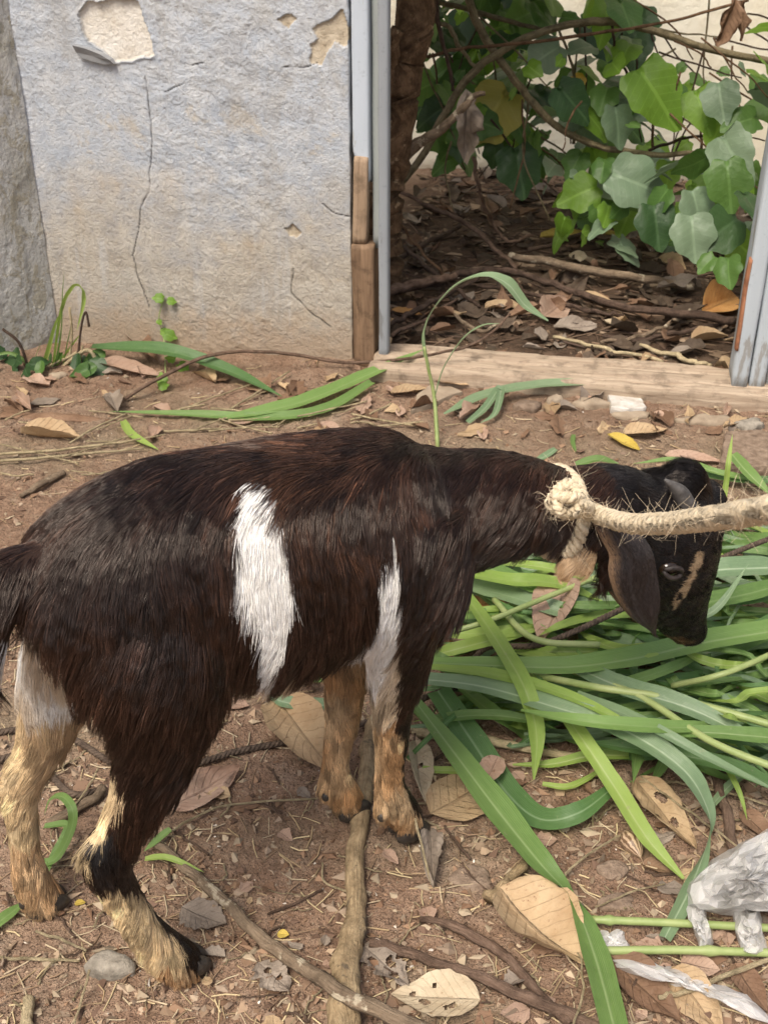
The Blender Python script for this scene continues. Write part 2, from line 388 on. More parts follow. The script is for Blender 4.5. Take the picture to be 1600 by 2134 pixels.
M['ddark'] = m_dry('dry_dark', (.065, .045, .030), (.145, .105, .072), (.04, .026, .018))
M['dorange'] = m_dry('dry_orange', (.42, .20, .06), (.58, .33, .12), (.25, .10, .04))
M['dyellow'] = m_dry('dry_yellow', (.50, .36, .06), (.66, .50, .12), (.28, .16, .04))
M['litter'] = m_col('litter_colours'); M['stone'] = m_plain('grey_stone', (.17, .15, .12), (.35, .315, .26), 60, .9, .2, .8, .006)
M['slab'] = m_plain('beige_slab', (.24, .185, .13), (.37, .30, .22), 30, .85, .2, .5)
M['tile'] = m_plain('white_tile', (.40, .36, .30), (.66, .64, .60), 45, .55, .4, .2)
M['shell'] = m_plain('snail_shell', (.16, .10, .06), (.42, .30, .19), 70, .5, .4, .3)

# ------------------------------------------------------------------ ground
WA = A(-.75, 2.49); WB = A(.75, 2.20); WYAW = math.atan2(WB[1]-WA[1], WB[0]-WA[0])
WX = A(math.cos(WYAW), math.sin(WYAW)); WN = A(-math.sin(WYAW), math.cos(WYAW))   # along the wall, and away from the camera
def wl(x, y):                                # ground point -> wall coordinates (u along, v behind the wall front)
    dx, dy = np.asarray(x)-WA[0], np.asarray(y)-WA[1]
    return dx*WX[0]+dy*WX[1], dx*WN[0]+dy*WN[1]
def WL(px, py, v=0.0):                       # photo point on the plane of the wall front
    d = ray(px, py); n = A(WN[0], WN[1], 0); t = ((A(*WA, 0)-C0)@n+v)/(d@n); P = C0+d*t
    return A(wl(P[0], P[1])[0], P[2])
def W3(u, v, z): return A(WA[0]+WX[0]*u+WN[0]*v, WA[1]+WX[1]*u+WN[1]*v, z)
def gz(x, y):
    x = np.asarray(x, float); y = np.asarray(y, float)
    h = (fb2(x*2.2+40, y*2.2+40, 3)-.44)*.030+(fb2(x*17+9, y*17+5, 3, 2)-.44)*.010
    h = h+np.clip(vn2(x*60, y*60, 5)-.55, 0, 1)*.006
    u, v = wl(x, y)
    h = h+np.clip((v+.05)*2, 0, 1)*.012+.008*np.exp(-((v+.02)/.12)**2)*(np.asarray(u) < .7)
    return h
def gz1(p): return float(gz(p[0], p[1]))
def GG(px, py, dz=0.0):                      # photo point on the uneven ground, lifted by dz
    p = G(px, py, dz)
    for _ in range(3): p = G(px, py, gz1(p)+dz)
    return p
def axis(lo, hi, st, far):
    a = list(np.arange(lo, hi+st/2, st)); s = st
    b = [a[-1]]
    while b[-1] < far: s *= 1.35; b.append(b[-1]+s)
    c = [a[0]]; s = st
    while c[-1] > -far: s *= 1.35; c.append(c[-1]-s)
    return np.array(c[::-1][:-1]+a+b[1:])
gx = axis(-1.0, 1.15, .0052, 150); gy = axis(.42, 2.75, .0052, 150)
X, Y = np.meshgrid(gx, gy); Z = gz(X, Y)
Z = Z+((fb2(X*90, Y*90, 2, 4)-.38)*.0050+(np.abs(fb2(X*34, Y*34, 3, 14)-.44)*-.020+.002))*((X > -1.1) & (X < 1.2) & (Y > .3) & (Y < 3))
u_, v_ = wl(X, Y)
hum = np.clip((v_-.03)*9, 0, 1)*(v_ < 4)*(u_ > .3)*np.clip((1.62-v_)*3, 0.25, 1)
grey = np.clip(1.25-np.hypot((X-.22)/.40, (Y-1.86)/.26), 0, 1)*np.clip(fb2(X*9, Y*9, 3, 8)*2.4-.35, 0, 1)
grey = np.maximum(grey, .8*np.clip(fb2(X*4+3, Y*4, 4, 9)*5-2.75, 0, 1))
nx, ny = len(gx), len(gy); i = (np.arange(ny-1)[:, None]*nx+np.arange(nx-1)[None]).ravel()
F = np.stack([i, i+1, i+nx+1, i+nx], 1)
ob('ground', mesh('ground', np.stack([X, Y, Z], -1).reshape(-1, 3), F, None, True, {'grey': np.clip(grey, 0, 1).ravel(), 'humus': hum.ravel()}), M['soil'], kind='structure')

# ------------------------------------------------------------------ plaster wall and corner pier
def gridwall(name, path, zs, disp, attrs, mat, loc, rotz, **kw):
    P = np.asarray(path, float); n = len(P); m = len(zs)
    U = np.broadcast_to(P[:, 0][None], (m, n)); V = np.broadcast_to(P[:, 1][None], (m, n)); Zz = np.broadcast_to(np.asarray(zs)[:, None], (m, n))
    i = (np.arange(m-1)[:, None]*n+np.arange(n-1)[None]).ravel(); F = np.stack([i, i+1, i+n+1, i+n], 1); smooth_ = kw.pop('smooth', True)
    Vv = np.stack([U+disp[..., 0], V+disp[..., 1], Zz], -1).reshape(-1, 3)
    return ob(name, mesh(name, Vv, F, None, smooth_, {k: a.ravel() for k, a in attrs.items()}), mat, loc=loc, rot=(0, 0, rotz), **kw)
def zaxis(fine, top, st):
    a = list(np.arange(-.06, fine, st))
    while a[-1] < top: a.append(a[-1]+max(st, (a[-1]-fine)*.5+st))
    a[-1] = top; return np.array(a)
UE = float(WL(733, 600)[0]); st = .0021
path = [(u, 0.) for u in np.arange(0, UE, st)]+[(UE, .004), (UE, .02), (UE, .05), (UE, .10), (UE, .17), (UE-.3, .17), (0, .17)]
zs = zaxis(.82, 2.1, st); n, m = len(path), len(zs)
U = np.broadcast_to(np.array([q[0] for q in path])[None], (m, n)); VV = np.broadcast_to(np.array([q[1] for q in path])[None], (m, n)); ZZ = np.broadcast_to(zs[:, None], (m, n))
jx = (fb2(U*30, ZZ*30, 4, 3)-.47)*.03; jz = (fb2(U*30, ZZ*30, 4, 6)-.47)*.03
def wp(pts): return [WL(*q) for q in pts]
big = wp([(163, 25), (185, 5), (240, -8), (290, -2), (305, 50), (325, 115), (270, 128), (235, 130), (215, 105), (185, 85), (170, 60)])
raw = [wp([(650, 62), (690, 40), (716, 18), (727, 70), (722, 92), (700, 85), (690, 100), (672, 136), (645, 125), (645, 95), (665, 85)]), wp([(572, 42), (605, 24), (618, 36), (600, 58), (585, 50)]),
       wp([(590, 475), (606, 466), (628, 482), (618, 496), (600, 492)])]
peel = (inpoly(U+jx*.5, ZZ+jz*.5, big)).astype(float)
rawp = np.zeros_like(peel)
for q in raw: rawp = np.maximum(rawp, inpoly(U+jx*.6, ZZ+jz*.6, q))
cracks = [[(300, 160), (312, 230), (315, 300), (310, 400), (293, 430), (290, 480), (275, 530), (285, 570), (305, 620), (312, 640)], [(610, 560), (608, 612), (640, 645), (690, 682)],
          [(400, 138), (428, 128)], [(345, 190), (385, 170)], [(595, 140), (640, 136), (660, 130)], [(670, 425), (700, 445), (733, 450)]]
crack = np.zeros_like(peel); cd = np.full(peel.shape, 9.)
for k, q in enumerate(cracks):
    d = dpoly(U+jx*.35, ZZ+jz*.35, wp(q)); cd = np.minimum(cd, d*(1. if k < 2 else 1.3))
brk = fb2(U*14, ZZ*14, 3, 21)
crack = np.clip(1.2-cd/.0013, 0, 1)*np.clip(brk*6-1.2, .12, .95)
# flaking coat: stepped relief plus scraped roughness
n1 = fb2(U*26+ZZ*14, ZZ*34, 5, 1); step = (fb2(U*18, ZZ*22, 6, 12) > .5)*.0016+(fb2(U*44, ZZ*50, 5, 15) > .53)*.0011
tn_ = fb2(U*34+ZZ*20, ZZ*46, 5, 2); terr = np.floor(tn_*11)/11; tn2 = fb2(U*90+ZZ*50, ZZ*120, 3, 17)
dy = (n1-.47)*.002+step*.5+(terr-.45)*.0036+(tn_-.45)*.0014+(tn2-.43)*.0015+R.normal(0, .00016, U.shape)+(fb2(U*4, ZZ*4, 2, 30)-.38)*.006
flat = np.clip(fb2(U*6, ZZ*5, 3, 40)*4-1.5, .25, 1)
dy = dy*flat
dy = np.where(peel > 0, dy*.15-.007, dy); dy = np.where(rawp > 0, dy*.5-.005, dy)
lip = np.clip(1-dpoly(U+jx*.5, ZZ+jz*.5, big, True)/.006, 0, 1)*(peel < .5); dy = dy+lip*.004
dy = dy-crack*.005
disp = np.zeros((m, n, 2)); front = VV < .001
disp[..., 1] = np.where(front, -dy, 0); disp[..., 0] = np.where(front, 0, (fb2(VV*40, ZZ*24, 4, 7)-.47)*.008)
wall = gridwall('plastered_wall', path, zs, disp, {'peel': peel, 'rawp': rawp, 'crack': crack}, M['wall'], (*WA, 0), WYAW, smooth=False,
                label='grey-blue plastered wall with peeling paint left of the doorway', cat='wall')
# loose flake of paint curling off below the pale patch
fk = np.array(wp([(160, 90), (188, 97), (216, 108), (236, 120), (243, 131), (222, 131), (200, 126), (175, 118), (163, 106)])); fv = [(0, 0, 0)]
c = fk.mean(0)
fv = [(c[0], -.014, c[1])]+[(q[0], -.006-(.016 if k < 4 else .006), q[1]) for k, q in enumerate(fk)]+[(q[0], -.001, q[1]) for q in fk]
nf = len(fk); ff = [(0, 1+k, 1+(k+1) % nf) for k in range(nf)]+[(1+k, 1+nf+k, 1+nf+(k+1) % nf, 1+(k+1) % nf) for k in range(nf)]
ob('paint_flake', mesh('paint_flake', fv, ff, None, False), m_plain('flake_grey', (.24, .25, .26), (.34, .35, .36)), parent=wall)

pd = nrm(A(-.106, -.09)); pyaw = math.atan2(-pd[1], -pd[0])      # pier face runs from lower left to the corner
pst = .004; ppath = [(-3.2, .2), (-3.2, 0.)]+[(u, 0.) for u in np.arange(-3.1, -.62, .04)]+[(u, 0.) for u in np.arange(-.62, .004, pst)]
pzs = zaxis(.80, 2.1, pst); n, m = len(ppath), len(pzs)
U = np.broadcast_to(np.array([q[0] for q in ppath])[None], (m, n)); ZZ = np.broadcast_to(pzs[:, None], (m, n))
dy = (fb2(U*22, ZZ*12, 4, 50)-.47)*.005+(fb2(U*22, ZZ*11, 6, 52) > .53)*.0016+(fb2(U*90, ZZ*60, 2, 55)-.38)*.0022
disp = np.zeros((m, n, 2)); disp[..., 1] = -dy
pier = gridwall('corner_pier', ppath, pzs, disp, {}, M['pier'], (WA[0]+.004, WA[1]-.004, 0), pyaw,
                label='darker weathered pier meeting the plastered wall at the left edge', cat='pier')
def rbox(sx, sy, sz, n=(8, 3, 8), bev=.004, noise=0.0, ns=30, seed=0, stretch=(1, 1, 1)):
    idx = {}; V = []; Fq = []
    def vid(p):
        k = tuple(np.round(p, 6))
        if k not in idx: idx[k] = len(V); V.append(p)
        return idx[k]
    L = [np.linspace(-s/2, s/2, k+1) for s, k in zip((sx, sy, sz), n)]
    for ax in range(3):
        b, c = [q for q in range(3) if q != ax]
        for sgn in (0, -1):
            for i in range(n[b]):
                for j in range(n[c]):
                    q = []
                    for (di, dj) in ((0, 0), (1, 0), (1, 1), (0, 1)):
                        p = [0, 0, 0]; p[ax] = L[ax][sgn]; p[b] = L[b][i+di]; p[c] = L[c][j+dj]; q.append(vid(tuple(p)))
                    if (sgn == -1) == (ax == 1): q = q[::-1]
                    Fq.append(q)
    V = np.array(V, float); h = A(sx, sy, sz)/2-bev; inn = np.clip(V, -h, h); d = V-inn
    V = inn+nrm(d)*bev*(np.linalg.norm(d, axis=1, keepdims=True) > 1e-9)
    if noise: V = V+nrm(d+1e-6*V)*((vn3(V*ns*np.asarray(stretch)+50, seed)-.5)*2*noise)[:, None]
    return V, Fq
def wbox(name, u0, u1, v0, v1, z0, z1, mat, n=(4, 4, 40), bev=.003, noise=.0015, seed=0, tilt=(0, 0, 0), stretch=(1, 1, .25), edit=None, **kw):
    V, Fq = rbox(u1-u0, v1-v0, z1-z0, n, bev, noise, 40, seed, stretch)
    if edit is not None: V = edit(V)
    p = W3((u0+u1)/2, (v0+v1)/2, (z0+z1)/2)
    return ob(name, mesh(name, V, Fq, None, True), mat, loc=p, rot=(tilt[0], tilt[1], WYAW+tilt[2]), **kw)
e = bpy.data.objects.new('door_frame', None); COL.objects.link(e); e.location = W3(UE+.03, .03, 0); e.rotation_euler = (0, 0, WYAW)
e['label'] = 'broken pale blue timber door frame on the left of the opening'; e['category'] = 'door frame'
def child(o, par):
    mw = o.matrix_basis.copy(); o.parent = par; o.matrix_parent_inverse = Matrix.Identity(4)
    o.matrix_basis = (Matrix.LocRotScale(par.location, par.rotation_euler, par.scale)).inverted() @ mw; return o
def ragged(V):
    lo = V[:, 2].min(); k = np.clip(1-(V[:, 2]-lo)/.10, 0, 1); V = V.copy()
    V[:, 2] += k*(.06*np.clip(-V[:, 0]/.017, -.2, 1)+.02*vn2(V[:, 0]*400, V[:, 1]*200)); return V
o = UE+.006
child(wbox('jamb_board', o, o+.035, -.004, .05, .40, 2.08, M['bluepaint'], (6, 4, 60), .003, .0012, 1, edit=ragged), e)
child(wbox('stop_board', o+.0375, o+.054, .012, .075, .26, 2.08, m_paint('grey_green_paint', (.33, .36, .35), (.28, .24, .18), .62), (3, 4, 60), .002, .001, 2), e)
child(wbox('splice_board', o+.001, o+.031, -.011, .02, .275, .452, M['wood1'], (5, 4, 16), .003, .001, 3, (0, .03, 0)), e)
def hewn(V):
    V = V.copy(); k = np.clip((V[:, 0]*-1-.004)/.02, 0, 1)*(V[:, 1] < 0); V[:, 1] += k*.012*np.clip((.12-V[:, 2])/.12, 0, 1.3); return V
child(wbox('packing_block', UE+.001, UE+.05, -.018, .06, .0, .274, M['wood2'], (10, 5, 30), .004, .002, 4, (0, 0, .05), edit=hewn), e)
wbox('metal_bar', o+.0555, o+.0765, -.022, .006, .018, 2.08, M['metal'], (4, 3, 60), .003, .0009, 5,
     label='thin grey painted metal bar standing at the doorway edge', cat='metal bar')
RU = float(wl(*G(1512, 803)[:2])[0])
e2 = bpy.data.objects.new('door_post', None); COL.objects.link(e2); e2.location = W3(RU+.03, .0, 0); e2.rotation_euler = (0, 0, WYAW)
e2['label'] = 'pale blue two-board door post with flaking edge at the right of the doorway'; e2['category'] = 'door post'
M['bluepost'] = m_paint('pale_blue_post', (.40, .445, .48), (.27, .27, .26), .54)
child(wbox('board', RU, RU+.033, -.040, .05, .026, 2.08, M['bluepost'], (5, 4, 60), .004, .0018, 6), e2)
child(wbox('board', RU+.0345, RU+.068, -.036, .05, .018, 2.08, M['bluepost'], (5, 4, 60), .004, .0018, 7), e2)
sp = wbox('bare_strip', RU-.004, RU+.004, -.0425, -.02, .11, .30, m_wood('red_wood', (.25, .10, .05), (.42, .20, .11)), (3, 3, 24), .002, .004, 8); child(sp, e2)
wbox('end_wall', RU+.071, RU+1.4, -.01, .15, -.05, 2.1, M['rightwall'], (30, 2, 50), .006, .004, 9, stretch=(1, 1, 1), label='grey rendered wall end beside the right door post', cat='wall')
def worn(V):
    V = V.copy(); u = V[:, 0]
    V[:, 2] -= np.clip((fb2(u*9, V[:, 1]*40, 3, 61)-.5)*.05, 0, .02)*(V[:, 2] > 0)
    g = np.abs(V[:, 1]+.03-(fb2(u*4, u*0, 2, 62)-.4)*.02); V[:, 2] -= np.clip(1-g/.004, 0, 1)*.006*(V[:, 2] > 0); 
    g = np.abs(V[:, 1]-.025-(fb2(u*5, u*0, 2, 64)-.4)*.02); V[:, 2] -= np.clip(1-g/.004, 0, 1)*.005*(V[:, 2] > 0); return V
wbox('timber_sill', UE+.052, RU+.105, -.085, .055, -.03, .036, M['sill'], (150, 44, 8), .007, .004, 10, stretch=(.15, 1, 1), edit=worn,
     label='worn pale timber sill lying across the bottom of the doorway', cat='door sill')
# far boundary wall
BW = 1.72
V, Fq = rbox(9, .2, 2.6, (90, 2, 26), .01, .012, 6, 11)
bw = ob('boundary_wall', mesh('boundary_wall', V, Fq), M['backwall'], loc=W3(1.6, BW+.1, 1.25), rot=(0, 0, WYAW), label='bright cream boundary wall behind the vines', cat='wall')

# ------------------------------------------------------------------ goat
GYAW = math.radians(32); GO = A(-.28, .81, 0.0)
ES = A(math.cos(GYAW), math.sin(GYAW), 0); EL = A(math.sin(GYAW), -math.cos(GYAW), 0)
def LP(px, py, lat=0.0):                     # photo point on the goat's own upright plane, lat metres towards its right side
    d = ray(px, py); t = ((GO+EL*lat-C0)@EL)/(d@EL); P = C0+d*t-GO
    return A(P@ES, -(P@EL), P[2])
HY = math.radians(20-32)                     # neck and head swing a little towards the viewer
HB = A(.34, 0, 0); HD = A(math.cos(HY), math.sin(HY), 0); HN = A(-math.sin(HY), math.cos(HY), 0)*-1
def l2w(q): q = np.asarray(q, float); return GO+q[..., :1]*ES-q[..., 1:2]*EL+q[..., 2:3]*A(0, 0, 1)
HBw = l2w(HB); HNw = l2w(HN)-GO
def HP(px, py, lat=0.0):
    d = ray(px, py); t = ((HBw+HNw*lat-C0)@HNw)/(d@HNw); P = C0+d*t-GO
    return A(P@ES, -(P@EL), P[2])
goat = bpy.data.objects.new('goat', None); COL.objects.link(goat); goat.location = GO; goat.rotation_euler = (0, 0, GYAW)
goat['label'] = 'dark brown young goat with white flank patches and tan legs, roped at the neck'; goat['category'] = 'goat'
def loft(cs, ups, outs, sides=24, sq=1.0):
    V = []; a = np.arange(sides)*2*math.pi/sides
    for c, u, o in zip(cs, ups, outs):
        w = 1-.13*np.sin(a)
        V.append(c+np.sign(np.cos(a))[:, None]*(np.abs(np.cos(a))**sq*w)[:, None]*o+np.sin(a)[:, None]*u)
    n = len(cs); V = np.vstack(V+[[cs[0]], [cs[-1]]]); Fq = []
    for i in range(n-1):
        for j in range(sides):
            Fq.append((i*sides+j, i*sides+(j+1) % sides, (i+1)*sides+(j+1) % sides, (i+1)*sides+j))
    for j in range(sides):
        Fq.append((n*sides, (j+1) % sides, j)); Fq.append((n*sides+1, (n-1)*sides+j, (n-1)*sides+(j+1) % sides))
    return V, Fq
def limb(pts, rads, latdir=(0, 1, 0), n=None, sides=16):
    P = np.array(pts, float); r = np.array(rads, float); n = n or 4*len(P)
    Q = crom(P, n); rr = crom(np.hstack([r, r[:, :1]*0]), n)[:, :2]
    T = nrm(np.gradient(Q, axis=0)); L = np.tile(np.asarray(latdir, float), (n, 1)); L = nrm(L-T*(L*T).sum(1, keepdims=True)); U_ = nrm(np.cross(T, L))
    a = np.arange(sides)*2*math.pi/sides
    V = [Q[k]+np.cos(a)[:, None]*L[k]*rr[k, 1]+np.sin(a)[:, None]*U_[k]*rr[k, 0] for k in range(n)]
    V = np.vstack(V+[[Q[0]], [Q[-1]]]); Fq = []
    for i in range(n-1):
        for j in range(sides): Fq.append((i*sides+j, i*sides+(j+1) % sides, (i+1)*sides+(j+1) % sides, (i+1)*sides+j))
    for j in range(sides): Fq.append((n*sides, (j+1) % sides, j)); Fq.append((n*sides+1, (n-1)*sides+j, (n-1)*sides+(j+1) % sides))
    return V, Fq
def blob(c, r, latdir=(0, 1, 0), axis_=(0, 0, 1)):
    c = A(*c); ax = nrm(A(*axis_)); t = np.linspace(-.98, .98, 9)
    return limb([c+ax*r[2]*k for k in t], [(r[0]*math.sqrt(1-k*k)+1e-4, r[1]*math.sqrt(1-k*k)+1e-4) for k in t], latdir, 9)
parts = []
tt = [((36, 1205), (66, 1330), .054), ((126, 1086), (168, 1400), .077), ((228, 1015), (280, 1420), .089), ((345, 966), (420, 1402), .091), ((480, 945), (545, 1388), .099),
      ((620, 922), (650, 1335), .102), ((750, 906), (765, 1318), .096), ((845, 912), (860, 1295), .085), ((905, 950), (905, 1250), .068), ((938, 990), (938, 1190), .046)]
TP = [LP(*q[0]) for q in tt]; BP = [LP(*q[1]) for q in tt]; n = 40
tp = crom(TP, n); bp = crom(BP, n); wv = np.interp(np.linspace(0, 1, n), np.linspace(0, 1, len(tt)), [q[2] for q in tt])
parts.append(loft((tp+bp)/2, (tp-bp)/2, np.stack([wv*0, wv, wv*0], 1), 28, .9))
def leg(rows):                              # rows: px, py, lat, fore-aft radius, side radius
    parts.append(limb([LP(a, b, c) for a, b, c, _, _ in rows], [(d, e_) for *_, d, e_ in rows]))
    return [LP(a, b, c) for a, b, c, _, _ in rows]
LG = {}
LG['hn'] = leg([(285, 1200, .025, .060, .050), (318, 1330, .048, .082, .052), (338, 1420, .060, .070, .046), (335, 1520, .064, .049, .036), (308, 1625, .066, .034, .027), (258, 1725, .067, .024, .021),
     (222, 1790, .068, .0235, .020), (248, 1855, .068, .0185, .0175), (290, 1925, .068, .0180, .018), (330, 1972, .068, .0215, .020), (368, 2002, .068, .0225, .022), (392, 2022, .068, .0180, .020)])
LG['hf'] = leg([(215, 1250, -.03, .06, .042), (140, 1385, -.06, .046, .036), (112, 1475, -.07, .033, .028), (84, 1560, -.078, .0255, .022), (42, 1640, -.084, .0215, .018), (46, 1710, -.087, .0165, .0155),
     (54, 1780, -.087, .0160, .016), (64, 1830, -.087, .0195, .018), (84, 1868, -.087, .0215, .021), (98, 1888, -.087, .0180, .02)])
LG['fn'] = leg([(835, 1080, .045, .080, .040), (838, 1210, .055, .062, .040), (834, 1310, .050, .046, .036), (828, 1395, .045, .032, .028), (818, 1470, .040, .0225, .021), (816, 1540, .036, .0190, .018),
     (812, 1600, .033, .0155, .015), (816, 1650, .032, .0180, .017), (836, 1688, .031, .0205, .020), (852, 1712, .030, .0165, .018)])
LG['ff'] = leg([(800, 1150, -.045, .065, .036), (765, 1290, -.045, .046, .034), (730, 1370, -.042, .030, .026), (718, 1440, -.040, .0235, .021), (712, 1510, -.037, .0195, .018),
     (700, 1570, -.035, .0155, .015), (700, 1620, -.034, .0180, .017), (716, 1658, -.034, .0205, .020), (732, 1682, -.034, .0165, .018)])
DEW = {'hn': (322, 1985, .068), 'hf': (52, 1862, -.087), 'fn': (796, 1682, .032), 'ff': (680, 1640, -.034)}
for key, (a, b, c) in DEW.items():
    q = LP(a, b, c); parts.append(limb([q+A(.014, 0, .016), q+A(.003, 0, .004), q+A(-.004, 0, -.012)], [(.012, .013), (.0125, .014), (.005, .008)]))
for a, b, c, r_ in ((186, 1782, .067, .0095), (18, 1652, -.085, .0095)):
    q = LP(a, b, c); parts.append(blob(q, (r_, r_*.9, r_*1.5)))
# tail
TB = LP(55, 1215); parts.append(limb([TB+A(.02, 0, .0), TB+A(-.018, 0, .002), TB+A(-.036, 0, -.022), TB+A(-.042, -.004, -.052), TB+A(-.040, -.006, -.078)], [(.034, .026), (.030, .026), (.024, .022), (.016, .016), (.006, .007)]))
# neck and head
NECK = [(840, 1085, .085, .060), (935, 1070, .070, .056), (1030, 1056, .061, .052), (1100, 1055, .052, .046), (1155, 1060, .046, .041), (1205, 1062, .049, .043), (1270, 1065, .053, .044), (1340, 1085, .050, .044)]
NP = [HP(a, b) for a, b, _, _ in NECK]
parts.append(limb(NP, [(c, d) for _, _, c, d in NECK], HN))
HEAD = [(1345, 1022, .046, .036), (1356, 1060, .064, .048), (1376, 1112, .0710, .053), (1388, 1176, .0670, .047), (1402, 1232, .0530, .036), (1417, 1275, .0355, .028), (1430, 1303, .0260, .023), (1441, 1322, .0185, .020), (1443, 1333, .011, .013)]
HPt = [HP(a, b) for a, b, _, _ in HEAD]
parts.append(limb(HPt, [(c, d) for _, _, c, d in HEAD], HN, 40, 20))
parts.append(blob(HP(1428, 1022), (.034, .034, .026), HN, HD)); parts.append(blob(HP(1470, 1062), (.038, .034, .022), HN, HD))
for s_ in (1, -1): parts.append(blob(HP(1408, 1168, .038*s_), (.017, .012, .019), HN)); parts.append(blob(HP(1300, 1180, .026*s_), (.030, .018, .034), HN))
parts.append(limb([HP(1190, 1128, .028), HP(1186, 1162, .036), HP(1178, 1194, .040), HP(1172, 1214, .040)], [(.015, .012), (.014, .011), (.0115, .010), (.005, .005)], HN, 16, 12))
parts.append(limb([HP(1216, 1130, .028), HP(1222, 1160, .038), HP(1222, 1186, .042), HP(1218, 1204, .042)], [(.014, .011), (.013, .010), (.010, .009), (.004, .004)], HN, 16, 12))
allv = []; allf = []; k = 0
for V, Fq in parts:
    allv.append(V); allf += [tuple(x+k for x in f) for f in Fq]; k += len(V)
tmp = bpy.data.objects.new('body_tmp', mesh('body_tmp', np.vstack(allv), allf)); COL.objects.link(tmp)
md = tmp.modifiers.new('r', 'REMESH'); md.mode = 'VOXEL'; md.voxel_size = .0042; md.adaptivity = 0
sm = tmp.modifiers.new('s', 'SMOOTH'); sm.factor = .5; sm.iterations = 16
dg = bpy.context.evaluated_depsgraph_get(); bme = bpy.data.meshes.new_from_object(tmp.evaluated_get(dg)); bme.name = 'body'
bpy.data.objects.remove(tmp)
nv = len(bme.vertices); BV = np.empty(nv*3, np.float32); bme.vertices.foreach_get('co', BV); BV = BV.reshape(-1, 3).astype(float)
BV[:, 2] = np.maximum(BV[:, 2], .006); bme.vertices.foreach_set('co', BV.astype(np.float32).ravel())
bme.polygons.foreach_set('use_smooth', [True]*len(bme.polygons)); bme.update()

# coat pattern in the goat's own side-view coordinates (points measured on its skin)
from mathutils.bvhtree import BVHTree
bvh = BVHTree.FromPolygons([Vector(q) for q in BV], [tuple(p.vertices) for p in bme.polygons])
gmi = Matrix.LocRotScale(Vector(GO), Matrix.Rotation(GYAW, 3, 'Z').to_quaternion(), None).inverted()
def skinpt(px, py):
    o_ = gmi @ Vector(C0); d_ = (gmi.to_3x3() @ Vector(ray(px, py))).normalized(); h = bvh.ray_cast(o_, d_)
    return None if h[0] is None else np.array(h[0])
def side(pts, lat, f=LP):
    r = []
    for a, b in pts:
        q = f(a, b, lat); h = skinpt(a, b)
        if h is not None and abs(-h[1]-lat) < .07 and f is LP: q = h
        r.append((q[0], q[2]))
    return r
PAT = dict(
 flank=side([(518, 1014), (520, 996), (526, 992), (545, 1006), (560, 1022), (582, 1075), (592, 1140), (606, 1200), (604, 1280), (596, 1350), (592, 1400), (580, 1470), (545, 1470), (552, 1420), (558, 1345), (535, 1290), (498, 1236), (480, 1190), (492, 1120)], .10),
 shoulder=side([(822, 1112), (836, 1190), (852, 1265), (846, 1325), (812, 1385), (782, 1440), (758, 1390), (768, 1330), (792, 1265), (788, 1190), (800, 1135)], .075),
 fn_tan=side([(770, 1500), (830, 1490), (880, 1520), (900, 1800), (740, 1800), (760, 1600)], .035),
 fn_blk=side([(838, 1480), (900, 1480), (930, 1760), (880, 1700), (846, 1660), (838, 1600)], .035),
 hn_tan=side([(165, 1862), (250, 1850), (330, 1862), (560, 1990), (470, 2134), (150, 2100)], .068),
 hn_blk=side([(262, 1800), (350, 1830), (500, 2010), (470, 2060), (396, 2012), (350, 1950), (304, 1885)], .068),
 hn_back=side([(225, 1600), (262, 1640), (235, 1720), (200, 1790), (165, 1800), (110, 1780), (150, 1680)], .066),
 hn_dk=side([(185, 1770), (225, 1740), (330, 1760), (330, 1850), (230, 1850), (190, 1830)], .066),
 butt=side([(40, 1335), (100, 1350), (140, 1400), (160, 1470), (185, 1560), (120, 1600), (0, 1560), (0, 1340)], .0),
 hf_dk=side([(5, 1665), (40, 1640), (30, 1700), (0, 1720)], -.087),
 hf_blk=side([(80, 1720), (120, 1720), (150, 1860), (110, 1820)], -.087),
 eye=side([(1436, 1140), (1452, 1140), (1450, 1180), (1428, 1232), (1408, 1270), (1404, 1255), (1420, 1200)], .04, HP),
 throat=side([(1148, 1138), (1215, 1132), (1250, 1155), (1250, 1225), (1190, 1245), (1148, 1235)], .035, HP),
 chin=side([(1415, 1325), (1450, 1335), (1440, 1360), (1405, 1350)], .02, HP),
 earb=side([(1235, 1085), (1275, 1085), (1278, 1145), (1262, 1165)], .045, HP))
DARK = A(.0100, .0056, .0044); BRN = A(.0260, .0120, .0073); BLK = A(.0075, .0065, .0065); WHT = A(.88, .86, .81); CRM = A(.60, .49, .36); TAN = A(.42, .25, .125); TAN2 = A(.53, .385, .235)
zH = HPt[4]
def headness(p): return (np.asarray(p)[..., 0] > NP[6][0]-.01)
